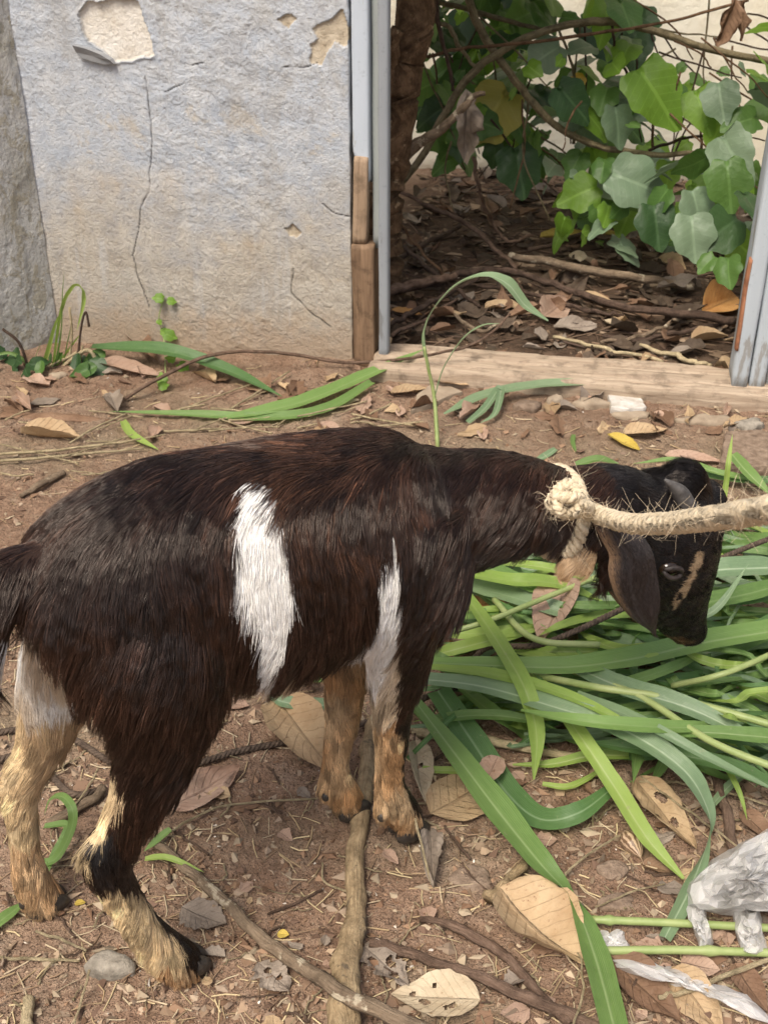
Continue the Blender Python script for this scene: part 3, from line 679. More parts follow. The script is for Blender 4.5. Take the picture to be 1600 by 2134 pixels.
def coat(p, jit=0.0):
    """linear colour of the hair rooted at p (goat coordinates)"""
    p = np.asarray(p, float); n = len(p); q = p+(np.stack([vn3(p*90, k) for k in range(3)], 1)-.5)*.008*(1 if np.isscalar(jit) else jit[:, None])
    s, l, z = q[:, 0], -q[:, 1], q[:, 2]; hd = headness(p)
    w = np.clip(vn3(p*16, 3)*1.8-.45, 0, 1)[:, None]; c = DARK*(1-w)+BRN*w
    top = np.clip((z-.44)*14, 0, 1)[:, None]*np.clip((.40-s)*6, 0, 1)[:, None]*np.clip(vn3(p*9, 6)*2.4-.7, 0, 1)[:, None]; c = c*(1-.65*top)+A(.070, .030, .013)*.65*top
    c = np.where(hd[:, None], BLK*1.2, c)
    low = (z < .30) & ~hd; near = l > 0.0
    def put(mask, col): c[mask] = col if np.ndim(col) == 1 else col[mask]
    tn = TAN+(TAN2-TAN)*np.clip(vn3(p*30, 8)*2-.5, 0, 1)[:, None]; cr = CRM+(WHT-CRM)*np.clip(vn3(p*25, 9)*2-.6, 0, 1)[:, None]; GLD = A(.63, .495, .30); ct = TAN2+(GLD-TAN2)*np.clip(vn3(p*28, 5)*2-.4, 0, 1)[:, None]
    fore = low & (s > .235); hind = low & (s <= .235) & (s < .13)
    belly = ~hd & (z > .2) & (s > .13) & (s < .31) & (l < .085); put(belly & (z < .338), cr*.95)
    put(fore & ~near & (z < .255), tn)
    put(fore & near & inpoly(s, z, PAT['fn_tan']), tn); put(fore & near & inpoly(s, z, PAT['fn_blk']), BLK)
    put(fore & near & (l < .022) & (z < .16), tn)
    bt = inpoly(s, z, PAT['butt']) & (l < .045) & ~hd; put(bt, cr)
    put(hind & (l < -.005) & (z < .29), ct); put(hind & (l < -.02) & (z < .11), tn*.9)
    put(hind & ~near & inpoly(s, z, PAT['hf_dk']) & (l < -.08), BLK); put(hind & ~near & inpoly(s, z, PAT['hf_blk']), BLK)
    put(hind & near & inpoly(s, z, PAT['hn_back']), ct); put(hind & near & inpoly(s, z, PAT['hn_dk']), BLK); put(hind & near & inpoly(s, z, PAT['hn_tan']), ct)
    put(hind & near & (z < .045) & inpoly(s, z, PAT['hn_tan']), tn*1.15); put(hind & near & inpoly(s, z, PAT['hn_blk']), BLK)
    put(~hd & (l > .01) & inpoly(s, z, PAT['flank']), WHT); put(~hd & (l > .012) & (z > .17) & inpoly(s, z, PAT['shoulder']), WHT)
    put((l > -.02) & inpoly(s, z, PAT['eye']) & hd & (vn3(p*130, 12) > .36), TAN2*.8); put(inpoly(s, z, PAT['throat']) & (s > .45), tn*1.1); put(inpoly(s, z, PAT['chin']) & hd, TAN*.16); put(inpoly(s, z, PAT['earb']) & hd, TAN)
    return c
at = bme.attributes.new('coat', 'FLOAT_COLOR', 'POINT'); cc = coat(BV)
at.data.foreach_set('color', np.hstack([cc*.75, np.ones((nv, 1))]).astype(np.float32).ravel())
t = NT('goat_skin'); M['skin'] = t.done(t.bsdf(t.attr('coat', 'Color'), .75, t.bump(t.noise(t.pos(), 140, 3), .4, .003), .2))
bme.materials.clear(); ob('body', bme, M['skin'], parent=goat)

# coat of hair
bme.calc_loop_triangles(); nt = len(bme.loop_triangles); tri = np.empty(nt*3, np.int32); bme.loop_triangles.foreach_get('vertices', tri); tri = tri.reshape(-1, 3)
VN = np.empty(nv*3, np.float32); bme.vertices.foreach_get('normal', VN); VN = VN.reshape(-1, 3).astype(float)
a_, b_, c_ = BV[tri[:, 0]], BV[tri[:, 1]], BV[tri[:, 2]]; ar = np.linalg.norm(np.cross(b_-a_, c_-a_), axis=1)/2
cen = (a_+b_+c_)/3; ar = ar*np.where(headness(cen), 2.4, 1)*np.where((cen[:, 2] < .24) & ~headness(cen), 1.7, 1)*np.where(-cen[:, 1] < -.05, .55, 1)*(cen[:, 2] > .012)
NH = 165000
pick = np.searchsorted(np.cumsum(ar)/ar.sum(), R.rand(NH)); pick = np.minimum(pick, nt-1)
r1 = np.sqrt(R.rand(NH))[:, None]; r2 = R.rand(NH)[:, None]; wa, wb, wc = 1-r1, r1*(1-r2), r1*r2
RP = a_[pick]*wa+b_[pick]*wb+c_[pick]*wc; RN = nrm(VN[tri[pick, 0]]*wa+VN[tri[pick, 1]]*wb+VN[tri[pick, 2]]*wc)
hd = headness(RP); s_, l_, z_ = RP[:, 0], -RP[:, 1], RP[:, 2]
tail = (s_ < TB[0]-.012) & (z_ > .37) & (np.abs(l_) < .03)
fs = np.interp(s_, [-.05, .05, .11, .19, .27, .34, .42], [-.34, -.26, -.06, -.04, -.08, -.14, -.22])
flow = np.stack([fs, 0*fs, -np.ones(NH)], 1)
kt = np.clip(RN[:, 2]*2.2-1.15, 0, 1)[:, None]; flow = flow*(1-kt)+A(-.98, 0, -.12)*kt
nk = np.clip((s_-.33)/.06, 0, 1)[:, None]*(~hd)[:, None]; flow = flow*(1-nk)+A(-.86, 0, -.50)*nk
bk = (np.clip((.12-s_)/.1, 0, 1)*(z_ > .25))[:, None]; flow = flow*(1-.6*bk)+A(-.25, 0, -.97)*.6*bk
lg = np.clip((.27-z_)/.06, 0, 1)[:, None]*(~hd)[:, None]; flow = flow*(1-lg)+A(-.12, 0, -1)*lg
flow[hd] = nrm(HPt[1]-HPt[7])+A(-.55, 0, .0)
ft = np.clip((.05-z_)/.04, 0, 1)[:, None]*(~hd)[:, None]; flow = flow+ft*A(.5, 0, 0)
flow[tail] = A(-.35, 0, -.93)
ang = (vn3(RP*9, 20)-.5)*1.0+(vn3(RP*26, 21)-.5)*.7+R.normal(0, .07, NH)
ang = ang*np.where(hd, .35, 1)
dirn = nrm(flow-RN*(flow*RN).sum(1, keepdims=True)); bit = np.cross(RN, dirn); dirn = dirn*np.cos(ang)[:, None]+bit*np.sin(ang)[:, None]
Lh = np.full(NH, .036); Lh = np.where(RN[:, 2] > .5, .036, Lh); Lh = np.where(z_ < .27, .015+.017*np.clip((z_-.19)/.08, 0, 1), Lh); Lh = np.where((z_ < .09), .018, Lh)
Lh = np.where((s_ > .14) & (s_ < .30) & (z_ < .32) & (z_ > .22) & (RN[:, 2] < -.1), .036, Lh)
Lh = np.where(hd, np.where(z_ > HPt[1][2]+.018, .022, .0062), Lh); Lh = np.where((s_ > .40) & ~hd, .030, Lh); Lh = np.where(tail, .055, Lh)
throat = inpoly(s_, z_, PAT['throat']); Lh = np.where(throat, .010, Lh)
WM = coat(RP).mean(1) > .68; Lh = np.where(WM & (z_ > .2), .024, Lh)*(.65+.6*R.rand(NH))
K = 7; tk = np.linspace(0, 1, K)
lift = np.where(hd, .07, .15)+R.normal(0, .035, NH); lift = np.where(RN[:, 2] < -.3, .05, lift); lift = np.where((z_ < .24) & ~hd, lift*.9, lift)
PTS = RP[:, None]+Lh[:, None, None]*(tk[None, :, None]*dirn[:, None]+(lift[:, None]*(tk[None]-.62*tk[None]**2))[..., None]*RN[:, None])
PTS[..., 2] -= (Lh*.16)[:, None]*tk[None]**2
# locks: tips gather towards a neighbour's tip
NCL = NH//34; ci = R.choice(NH, NCL, False); kd = kdtree.KDTree(NCL)
for k, q in enumerate(ci): kd.insert(RP[q], k)
kd.balance(); own = np.array([kd.find(q)[1] for q in RP]); tgt = PTS[ci[own]]
same = ((RP-RP[ci[own]])**2).sum(1) < .017**2
cl = (np.where(hd, .15, np.where(WM, .45, .68))*(.6+.6*R.rand(NH))*same)[:, None]*tk[None]**1.3
PTS = PTS*(1-cl[..., None])+(tgt+(PTS-RP[:, None])*0+(RP-RP[ci[own]])[:, None]*.12)*cl[..., None]
PTS += (np.stack([vn3(PTS.reshape(-1, 3)*160, 30+k) for k in range(3)], 1).reshape(NH, K, 3)-.5)*.0026*tk[None, :, None]
PTS[..., 2] = np.maximum(PTS[..., 2], .002)
HC = coat(RP, R.rand(NH)*1.6); lum = HC.mean(1) < .2
var = np.exp(R.normal(0, .28, NH))*np.exp((vn3(RP*60, 44)-.5)*1.2); HC = np.where(lum[:, None], HC*var[:, None], np.clip(HC*(.85+.3*R.rand(NH))[:, None], 0, .9))
cv = np.exp(R.normal(0, .36, NCL))[own]; HC = np.where(lum[:, None], HC*cv[:, None], HC)
lgm = (z_ < .27) & ~hd & ~lum; HC = np.where(lgm[:, None], HC*np.exp(R.normal(0, .28, NCL)[own]-.35*np.clip(vn3(RP*45, 51)*3-1.5, 0, 1))[:, None]*A(1, .985, .95), HC); HC = np.clip(HC, 0, .9)
dkm = lgm & (R.rand(NH) < .07); HC[dkm] = HC[dkm]*.25
gi = (R.rand(NH) < .06) & lum & ~hd; HC[gi] = HC[gi]*2.5+A(.008, .0055, .004)
EL_ = [((1242, 1090), (1295, 1085)), ((1250, 1118), (1322, 1102)), ((1262, 1148), (1346, 1138)), ((1256, 1180), (1355, 1182)), ((1266, 1220), (1358, 1226)), ((1286, 1252), (1358, 1262)), ((1310, 1278), (1358, 1290)), ((1338, 1298), (1357, 1306)), ((1354, 1311), (1357, 1313))]
def earpt(u, v, sg, lp, rp):
    cup = np.sin(math.pi*u)*.012*(1-.5*v)-.010*np.maximum(0, 1-v*4)-.005*np.exp(-((u-.34)/.10)**2)*(1-v)+.0016*np.sin(v*17+u*5)
    x = v*(len(lp)-1); i0 = np.minimum(x.astype(int), len(lp)-2); f = (x-i0)[:, None]
    L_ = lp[i0]*(1-f)+lp[i0+1]*f; R_ = rp[i0]*(1-f)+rp[i0+1]*f; u = u[:, None]
    return L_*(1-u)+R_*u+HN*sg*(cup+.012*np.sin(math.pi*v))[:, None]
EPT = []; EC = []; NE = 7000
lpE = crom([HP(*q[0], .062) for q in EL_], 27); rpE = crom([HP(*q[1], .066) for q in EL_], 27)
ue, ve = R.rand(NE), R.rand(NE)**.9; e0 = earpt(ue, ve, 1, lpE, rpE); e1 = earpt(np.clip(ue+R.normal(.0, .04, NE), 0, 1), np.clip(ve+.04, 0, 1), 1, lpE, rpE); de = nrm(e1-e0+1e-7)
le = .0045+.004*R.rand(NE); le = np.where((ue < .05) | (ue > .95), le*1.5, le)
EP = e0[:, None]+HN*.0017+de[:, None]*(le[:, None]*tk[None])[..., None]+HN*(le[:, None]*.16*tk[None])[..., None]
eg = np.clip(1.25-ue/(.12+.20*np.clip(1-ve*2.6, 0, 1)), 0, 1)*np.clip(1.3-ve, 0, 1); ecol = A(.026, .0215, .021)*np.exp(R.normal(0, .4, NE))[:, None]; ecol = ecol*(1-eg[:, None])+A(.26, .165, .095)*eg[:, None]
PTS = np.concatenate([PTS, EP]); HC = np.concatenate([HC, ecol]); hd = np.concatenate([hd, np.ones(NE, bool)]); NH = NH+NE
hc = bpy.data.hair_curves.new('coat'); hc.add_curves([K]*NH)
hc.attributes['position'].data.foreach_set('vector', PTS.astype(np.float32).ravel()) if 'position' in hc.attributes else hc.position_data.foreach_set('vector', PTS.astype(np.float32).ravel())
ra = hc.attributes.get('radius') or hc.attributes.new('radius', 'FLOAT', 'POINT')
r0 = np.where(hd, .00022, .00026)*(.8+.4*R.rand(NH)); ra.data.foreach_set('value', (r0[:, None]*(1-.8*tk[None]**1.5)).astype(np.float32).ravel())
ca = hc.attributes.new('col', 'FLOAT_COLOR', 'CURVE'); ca.data.foreach_set('color', np.hstack([HC, np.ones((NH, 1))]).astype(np.float32).ravel())
def m_hair(name, rough=.28, rr=.62):
    t = NT(name); return t.done(t.bsdf(t.attr('col', 'Color'), rough, None, rr, **{'Specular Tint': (1., .88, .80, 1.)}))
M['hair'] = m_hair('goat_hair'); hc.materials.append(M['hair'])
ob('coat', hc, None, parent=goat, kind='stuff')

# hooves, horns, ears, eyes
M['hoof'] = m_plain('hoof_horn', (.022, .018, .015), (.06, .05, .04), 90, .45, .4)
M['horn'] = m_plain('horn', (.05, .047, .045), (.14, .132, .125), 80, .6, .3)
for key in ('hn', 'hf', 'fn', 'ff'):
    q = LG[key][-1]; V2 = []; F2 = []; k = 0
    for sg in (-1, 1):
        V, Fq = limb([(q[0]-.022, q[1]+sg*.008, .011), (q[0]-.014, q[1]+sg*.009, .013), (q[0]+.002, q[1]+sg*.010, .014), (q[0]+.015, q[1]+sg*.008, .009), (q[0]+.022, q[1]+sg*.005, .005)],
                     [(.005, .004), (.013, .0085), (.014, .0095), (.009, .0075), (.003, .003)], (0, 1, 0), 14, 12)
        V[:, 2] = np.maximum(V[:, 2], -.001); V2.append(V); F2 += [tuple(x+k for x in f) for f in Fq]; k += len(V)
    ob('hoof', mesh('hoof', np.vstack(V2), F2), M['hoof'], parent=goat)
for key, (a, b, c) in DEW.items():
    for sg in (-1, 1):
        q = LP(a, b, c)+A(-.005, sg*.007, -.007); V, Fq = blob(q, (.0048, .0046, .0065)); ob('dewclaw', mesh('dewclaw', V, Fq), M['hoof'], parent=goat)
for sg in (1, -1):
    a, b = HP(1436, 1066, .030*sg), HP(1386, 1000, .040*sg)
    V, Fq = limb([a, a*.55+b*.45+A(0, 0, .006), b], [(.0115, .011), (.009, .009), (.0016, .0016)], HN, 14, 12); ob('horn', mesh('horn', V, Fq), M['horn'], parent=goat)
t = NT('ear_skin'); p_ = t.pos(); n_ = t.noise(p_, 60, 5, .65)
cE = t.ramp(n_, [(.3, (.022, .017, .017)), (.7, (.060, .049, .047))]); sx = t.n('SeparateXYZ'); t.link(t.n('TexCoord').outputs['UV'], sx.inputs[0])
cE = t.mix(t.ramp(t.math('ADD', sx.outputs[0], t.math('MULTIPLY', n_, .15)), [(.09, .85), (.19, 0.)]), cE, (.20, .125, .075))
cE = t.mix(t.ramp(t.noise(p_, 240, 3), [(.66, 0.), (.74, .35)]), cE, (.35, .32, .30))
M['ear'] = t.done(t.bsdf(cE, .7, t.bump(t.noise(t.coord('UV', (26, 5, 1)), 1.6, 4, .6), .5, .004, t.bump(n_, .5, .005)), .3, **{'Sheen Weight': .03}))
for sg in (1, -1):
    V = []; U2 = []; nr, nc = 27, 11
    lp = crom([HP(*q[0], .062*sg) for q in EL_], nr); rp = crom([HP(*q[1], .066*sg) for q in EL_], nr)
    for i in range(nr):
        for j in range(nc):
            u = j/(nc-1); v = i/(nr-1); cup = math.sin(math.pi*u)*.012*(1-.5*v)-.010*max(0, 1-v*4)-.005*math.exp(-((u-.34)/.10)**2)*(1-v)+.0016*math.sin(v*17+u*5)
            V.append(lp[i]*(1-u)+rp[i]*u+HN*sg*(cup+.012*math.sin(math.pi*v))); U2.append((u, v))
    Fq = [(i*nc+j, i*nc+j+1, (i+1)*nc+j+1, (i+1)*nc+j) for i in range(nr-1) for j in range(nc-1)]
    o_ = ob('ear', mesh('ear', V, Fq, U2), M['ear'], parent=goat); s2 = o_.modifiers.new('thickness', 'SOLIDIFY'); s2.thickness = .0035; s2.offset = 0
M['eyeball'] = m_plain('eyeball', (.010, .006, .004), (.028, .017, .009), 200, .10, .6, .0)
M['lid'] = m_plain('eyelid', (.016, .012, .011), (.045, .034, .030), 120, .55, .4)
for sg in (1, -1):
    c = HP(1396, 1187, .051*sg); V, Fq = blob(c-HN*sg*.004, (.0115, .0092, .0100), HN); eye_ = ob('eye', mesh('eye', V, Fq), M['eyeball'], parent=goat)
    e_ = nrm(HP(1415, 1192, .05*sg)-HP(1375, 1186, .05*sg)); uu = nrm(np.cross(HN, e_)); uu = uu*np.sign(uu[2])
    for top in (1, -1):
        pts = [c+HN*sg*(.0045+.0040*math.sin(x))+e_*(-.0115*math.cos(x))+uu*top*(.0068 if top > 0 else .0058)*math.sin(x) for x in np.linspace(0, math.pi, 7)]
        V, Fq, _ = tube(crom(pts, 18), np.array([.0014]+[.0029]*16+[.0014]), 7); ob('eyelid', mesh('eyelid', V, Fq), M['lid'], parent=eye_)
for sg in (1, -1):
    c = HP(1452, 1312, .017*sg); V, Fq = blob(c, (.004, .0022, .006), HN); ob('nostril', mesh('nostril', V, Fq), M['eyeball'], parent=goat)
# ------------------------------------------------------------------ rope
M['rope'] = m_plain('sisal', (.46, .37, .24), (.74, .64, .47), 140, .8, .25, .6, .003)
rope = bpy.data.objects.new('rope', None); COL.objects.link(rope); rope['label'] = 'thick frayed sisal rope tied round the neck and pulled to the right'; rope['category'] = 'rope'
KN = l2w(HP(1178, 1040, .066)); rope.location = KN
FZ = []
def strands(P, rad, name, twist=260, sides=7, n3=3):
    ac = Acc(); L = np.concatenate([[0], np.cumsum(np.linalg.norm(np.diff(P, axis=0), axis=1))]); T, S, N = frames(P)
    for k in range(n3):
        a = L*twist+k*2*math.pi/n3; Q = P+(S*np.cos(a)[:, None]+N*np.sin(a)[:, None])*rad*.56
        V, Fq, uv = tube(Q, rad*.54*(1+.06*np.sin(a*3)), sides, rough=.1, seed=k); ac.add(V-KN, Fq, uv)
    FZ.append((P, rad)); return ob(name, ac.mesh(name), M['rope'], parent=rope)
lead = [(KN+A(.010, -.012, .0)), D(1240, 1070, 1.165), D(1310, 1090, 1.07), D(1390, 1090, .97), D(1480, 1080, .86), D(1600, 1062, .735), D(1800, 1020, .62), D(2200, 900, .54), A(.62, .36, .86), A(1.1, .22, 1.02)]
strands(crom(lead, 300), .0094, 'lead')
cN = NP[4]; axn = nrm(NP[5]-NP[3]); l1 = HN; l2 = nrm(np.cross(axn, HN)); l2 = l2*np.sign(l2[2])
cN = HP(1160, 1062); loop = [l2w(cN+l1*math.cos(x)*.0455+l2*(math.sin(x)*.0440-.004)+axn*.004*math.cos(x*1)) for x in np.linspace(.35, .35-2*math.pi, 40)]
strands(crom(loop, 200), .0082, 'loop', 320)
kn = []
for x in np.linspace(0, 4*math.pi, 60): kn.append(KN+A(.0, 0, .002)+A(.0125*math.sin(x)*(1+.25*math.cos(1.5*x)), -.010+.008*math.cos(1.5*x), .0130*math.cos(x)*(1+.25*math.cos(1.5*x))))
strands(np.array(kn), .0060, 'knot', 420)
hp = []; N0 = 620
for P, rad in FZ:
    T, S, N = frames(P); nf_ = int(N0*min(1.5, np.linalg.norm(np.diff(P, axis=0), axis=1).sum()/.4))
    i = R.randint(0, len(P), nf_); a = R.rand(nf_)*6.283; o_ = S[i]*np.cos(a)[:, None]+N[i]*np.sin(a)[:, None]
    d_ = nrm(o_+T[i]*R.normal(0, 1.6, (nf_, 1))+R.normal(0, .4, (nf_, 3))); Lf = .003+.015*R.rand(nf_)**3.2; c2 = R.normal(0, 1, (nf_, 3))
    tt_ = np.linspace(0, 1, 7)[None, :, None]
    hp.append(P[i][:, None]+o_[:, None]*rad*.9+d_[:, None]*Lf[:, None, None]*tt_+c2[:, None]*Lf[:, None, None]*(.55*tt_**2+.25*np.sin(tt_*5+c2[:, None, :1]*3)*tt_))
hp = np.vstack(hp)-KN; nf_ = len(hp)
fz = bpy.data.hair_curves.new('fibres'); fz.add_curves([7]*nf_)
fz.attributes['position'].data.foreach_set('vector', hp.astype(np.float32).ravel())
ra = fz.attributes.get('radius') or fz.attributes.new('radius', 'FLOAT', 'POINT'); ra.data.foreach_set('value', np.tile(np.linspace(.00016, .00007, 7), nf_).astype(np.float32))
ca = fz.attributes.new('col', 'FLOAT_COLOR', 'CURVE'); ca.data.foreach_set('color', np.hstack([np.tile(A(.72, .60, .42), (nf_, 1))*(.7+.35*R.rand(nf_, 1)), np.ones((nf_, 1))]).astype(np.float32).ravel())
fz.materials.append(m_hair('sisal_fibre', .6, .3)); ob('fibres', fz, None, parent=rope, kind='stuff')

# ------------------------------------------------------------------ grass blades
CNT = {}
def ribbon(P, w, fold=.18, twist=None, nc=5, seed=0, wave=.10):
    n = len(P); T, S, N = frames(P, nrm(A(0, -.35, 1)))
    if twist is not None:
        a = np.interp(np.linspace(0, 1, n), [q[0] for q in twist], [q[1] for q in twist])[:, None]; S, N = S*np.cos(a)+N*np.sin(a), N*np.cos(a)-S*np.sin(a)
    V = []; U2 = []
    for j in range(nc):
        x = j/(nc-1)*2-1
        wob = (vn2(np.arange(n)*.55, np.full(n, x*1.5+4), seed)-.5)*wave
        V.append(P+S*(w*x*.5)[:, None]+N*(w*(fold*abs(x)-fold*.5+wob*abs(x)))[:, None]); U2.append(np.stack([np.full(n, x*.5+.5), np.linspace(0, 1, n)], 1))
    V = np.stack(V, 1).reshape(-1, 3); U2 = np.stack(U2, 1).reshape(-1, 2)
    Fq = [(i*nc+j, i*nc+j+1, (i+1)*nc+j+1, (i+1)*nc+j) for i in range(n-1) for j in range(nc-1)]
    return V, Fq, U2
def wprof(n, wpx, base=.7, tip=2.2): 
    t = np.linspace(0, 1, n); return wpx*np.minimum(1, base+(1-base)*t*5)*np.clip(1-np.clip((t-.45)/.55, 0, 1)**tip, .02, 1)
def blade(pts, mat, wpx, label=None, zs=.012, name='cut_grass', cat='grass blade', group=None, w=None, tip=2.2, base=.7, fold=.18, twist=None, seed=0, parent=None, three=None, cut=False, nper=6, off=None):
    """pts: photo points; zs: height over the ground, one or per point"""
    if three is None:
        z = np.broadcast_to(np.asarray(zs, float), (len(pts),)) if np.ndim(zs) == 0 else np.asarray(zs, float)
        P0 = [GG(a, b, float(c)) for (a, b), c in zip(pts, z)]
    else: P0 = three
    n = max(10, nper*len(P0)); P = crom(P0, n); sc = np.array([mpp(p) for p in P])
    if w is None: ww = wprof(n, wpx, base, tip) if not cut else np.full(n, wpx)*(.9+.1*np.linspace(0, 1, n))
    else: ww = np.interp(np.linspace(0, 1, n), np.linspace(0, 1, len(w)), w)
    V, Fq, uv = ribbon(P, ww*sc, fold, twist, 5, seed)
    o_ = A(0, 0, 0) if parent is not None else P[0]
    if off is not None: o_ = off
    return ob(name, mesh(name, V-o_, Fq, uv), M[mat] if isinstance(mat, str) else mat, loc=None if parent is not None else o_, parent=parent, label=label, cat=None if parent is not None else cat, group=group, kind=None if parent is not None else 'thing')
# scattered blades by the wall and sill
blade([(190, 722), (340, 728), (470, 768), (588, 826)], 'gdark', 36, 'long dark green grass blade arching along the foot of the plastered wall', [.03, .05, .03, .008], base=.4, seed=1)
blade([(470, 870), (620, 838), (760, 782), (884, 727)], 'gmid', 34, 'broad green grass blade lying diagonally in front of the wall end', [.012, .02, .025, .045], seed=2, base=.3)
blade([(775, 795), (680, 850), (560, 868), (400, 862), (228, 857)], 'gmid', 26, 'narrow green grass blade pointing left under the broad blade', [.02, .014, .012, .012, .01], seed=3)
blade([(256, 876), (275, 905), (330, 937)], 'glime', 18, 'short bright green blade lying above the goat’s rump', [.012, .014, .008], seed=4)
blade([(925, 862), (1010, 822), (1130, 800), (1254, 796)], 'gblue', 24, 'bluish green grass blade lying along the front of the timber sill', [.01, .025, .03, .03], base=.2, seed=5, cut=False, tip=6)
blade([(975, 880), (1010, 850), (1042, 808), (1032, 860), (1000, 882)], 'gblue', 17, 'small folded grass blade end in front of the timber sill', [.01, .02, .04, .02, .01], seed=6)
blade([(1200, 968), (1245, 956), (1290, 966)], 'gmid', 20, 'short green blade tip showing just behind the goat’s nape', [.012, .02, .012], seed=7)
blade([(1600, 1002), (1500, 985), (1410, 958), (1320, 966)], 'gmid', 17, 'thin green blade lying behind the goat’s forehead', [.015, .03, .03, .02], seed=8)
blade([(1680, 1000), (1560, 1000), (1450, 985), (1370, 980)], 'gdark', 24, 'broad dark blade lying just behind the goat’s poll', [.015, .02, .02, .02], seed=9)
blade([(1505, 1060), (1512, 1010), (1518, 960), (1526, 905)], 'glime', 12, 'upright thin bright blade beside the goat’s forehead', [.02, .06, .10, .13], seed=10)
blade([(1525, 945), (1560, 985), (1610, 1035)], 'gmid', 30, 'broad green blade slanting down at the right edge behind the head', [.05, .04, .02], seed=11)
blade([(1195, 905), (1193, 922), (1200, 942)], 'gmid', 10, 'tiny green blade scrap on the bare soil before the sill', .006, seed=12)
blade([(1158, 935), (1135, 950), (1110, 962)], 'gblue', 16, 'tiny bluish blade scrap touching the goat’s neckline', .006, seed=13)
blade([(560, 1452), (610, 1466), (690, 1470), (745, 1478)], 'gblue', 30, 'bluish green blade behind the goat’s front legs', .02, seed=14, base=.2)
blade([(600, 1415), (680, 1412), (760, 1420)], 'gmid', 26, 'green blade under the goat’s belly', .03, seed=15, base=.2)
cu = [(70, 1800), (115, 1790), (148, 1730), (150, 1685), (128, 1660), (104, 1668), (92, 1700)]
blade(cu, 'gmid', 20, 'curled green grass blade between the hind legs', [.01, .02, .05, .07, .07, .05, .02], seed=16)
blade([(92, 1722), (140, 1722), (108, 1790), (96, 1830)], 'gmid', 16, 'small bent green blade below the curled one between the hind legs', [.02, .03, .015, .008], seed=17)
blade([(-40, 1950), (10, 1912), (52, 1880)], 'gmid', 26, 'green blade stub at the left edge below the far hind hoof', .01, seed=18, base=.6)
blade([(302, 1790), (350, 1788), (425, 1818)], 'glime', 14, 'small lime green blade beside the near hock', [.01, .02, .008], seed=19)
blade([(355, 1728), (330, 1748), (300, 1775)], 'gmid', 16, 'short green leaf end at the twig tip beside the near hock', [.02, .015, .01], seed=20)
# the fodder pile: the big blades
blade([(862, 1378), (1000, 1384), (1180, 1388), (1330, 1368), (1470, 1336), (1640, 1308)], 'gmid', 46, 'widest grass blade lying level across the pile under the goat’s muzzle', [.06, .09, .10, .10, .095, .09], w=[16, 34, 44, 50, 50, 48], seed=21, fold=.25)
blade([(972, 1240), (1030, 1325), (1092, 1430), (1118, 1530), (1112, 1625)], 'glime', 38, 'bright lime grass blade bending down over the front of the pile', [.08, .115, .11, .06, .012], w=[22, 36, 40, 36, 4], seed=22)
blade([(855, 1412), (1000, 1428), (1150, 1470), (1300, 1520), (1420, 1598), (1474, 1680), (1478, 1745), (1440, 1850), (1385, 1956)], 'gblue', 46, 'long bluish blade curving over the pile and twisting down to the soil', [.06, .09, .10, .10, .085, .05, .03, .02, .012],
      w=[30, 40, 48, 52, 48, 40, 14, 44, 26], seed=23, twist=[(0, 0), (.55, 0), (.66, .6), (.74, 1.35), (.84, 2.6), (1, 3.0)])
blade([(912, 1438), (985, 1545), (1055, 1650), (1125, 1706), (1205, 1694), (1282, 1638)], 'gdark', 58, 'broad dark blade curving like a hook below the pile', [.05, .03, .014, .014, .03, .03], w=[50, 62, 64, 52, 46, 20], seed=24, fold=.12)
blade([(866, 1462), (945, 1565), (1040, 1690), (1125, 1796), (1192, 1872), (1240, 1990), (1285, 2160)], 'gmid', 58, 'long broad green blade running from the front leg to the bottom edge', [.05, .05, .045, .035, .03, .03, .035],
      w=[22, 48, 66, 56, 30, 62, 58], seed=25, twist=[(0, 0), (.5, .1), (.66, .9), (.75, .2), (1, -.1)])
blade([(1110, 1396), (1200, 1520), (1280, 1638), (1350, 1748), (1424, 1832)], 'glime', 40, 'pale lime blade slanting right from the pile down to the bare soil', [.08, .08, .05, .03, .012], w=[16, 36, 42, 40, 8], seed=26)
blade([(875, 1388), (1030, 1405), (1180, 1448), (1290, 1500), (1362, 1530)], 'glime', 30, 'light green blade just below the widest level blade', [.07, .10, .11, .105, .09], w=[12, 28, 26, 18, 4], seed=27)
blade([(1340, 1542), (1440, 1526), (1560, 1532), (1680, 1545)], 'gmid', 34, 'level green blade with white midrib at the right of the pile', [.09, .10, .10, .09], w=[6, 28, 36, 36], seed=28)
blade([(880, 1604), (935, 1606), (985, 1606)], 'glime', 18, 'short light green blade end beside the near front leg', .012, cut=True, seed=29)
blade([(1068, 1594), (1150, 1592), (1230, 1575), (1310, 1574)], 'glime', 22, 'light green blade lying level on the soil below the pile', [.012, .016, .03, .03], w=[4, 20, 26, 20], seed=30)
blade([(1130, 1634), (1180, 1640), (1225, 1622), (1262, 1594)], 'glime', 14, 'thin curved green blade on the soil below the pile', .012, seed=31)
blade([(900, 1500), (990, 1490), (1080, 1496), (1160, 1520)], 'gmid', 26, 'green blade peeping out under the dark hooked blade', [.03, .05, .05, .05], seed=32)
blade([(1085, 1480), (1200, 1500), (1330, 1512), (1448, 1515), (1500, 1500)], 'gmid', 34, 'smooth green blade bowed over the middle of the pile', [.09, .115, .115, .10, .08], w=[6, 30, 36, 28, 6], seed=33)
blade([(1200, 1445), (1330, 1500), (1460, 1570), (1640, 1660)], 'gblue', 26, 'pale bluish blade slanting to the lower right of the pile', [.09, .11, .10, .06], seed=34)
blade([(1640, 1650), (1500, 1590), (1330, 1560), (1210, 1545)], 'gdark', 36, 'dark blade low on the right front of the pile', [.04, .06, .06, .05], seed=35)
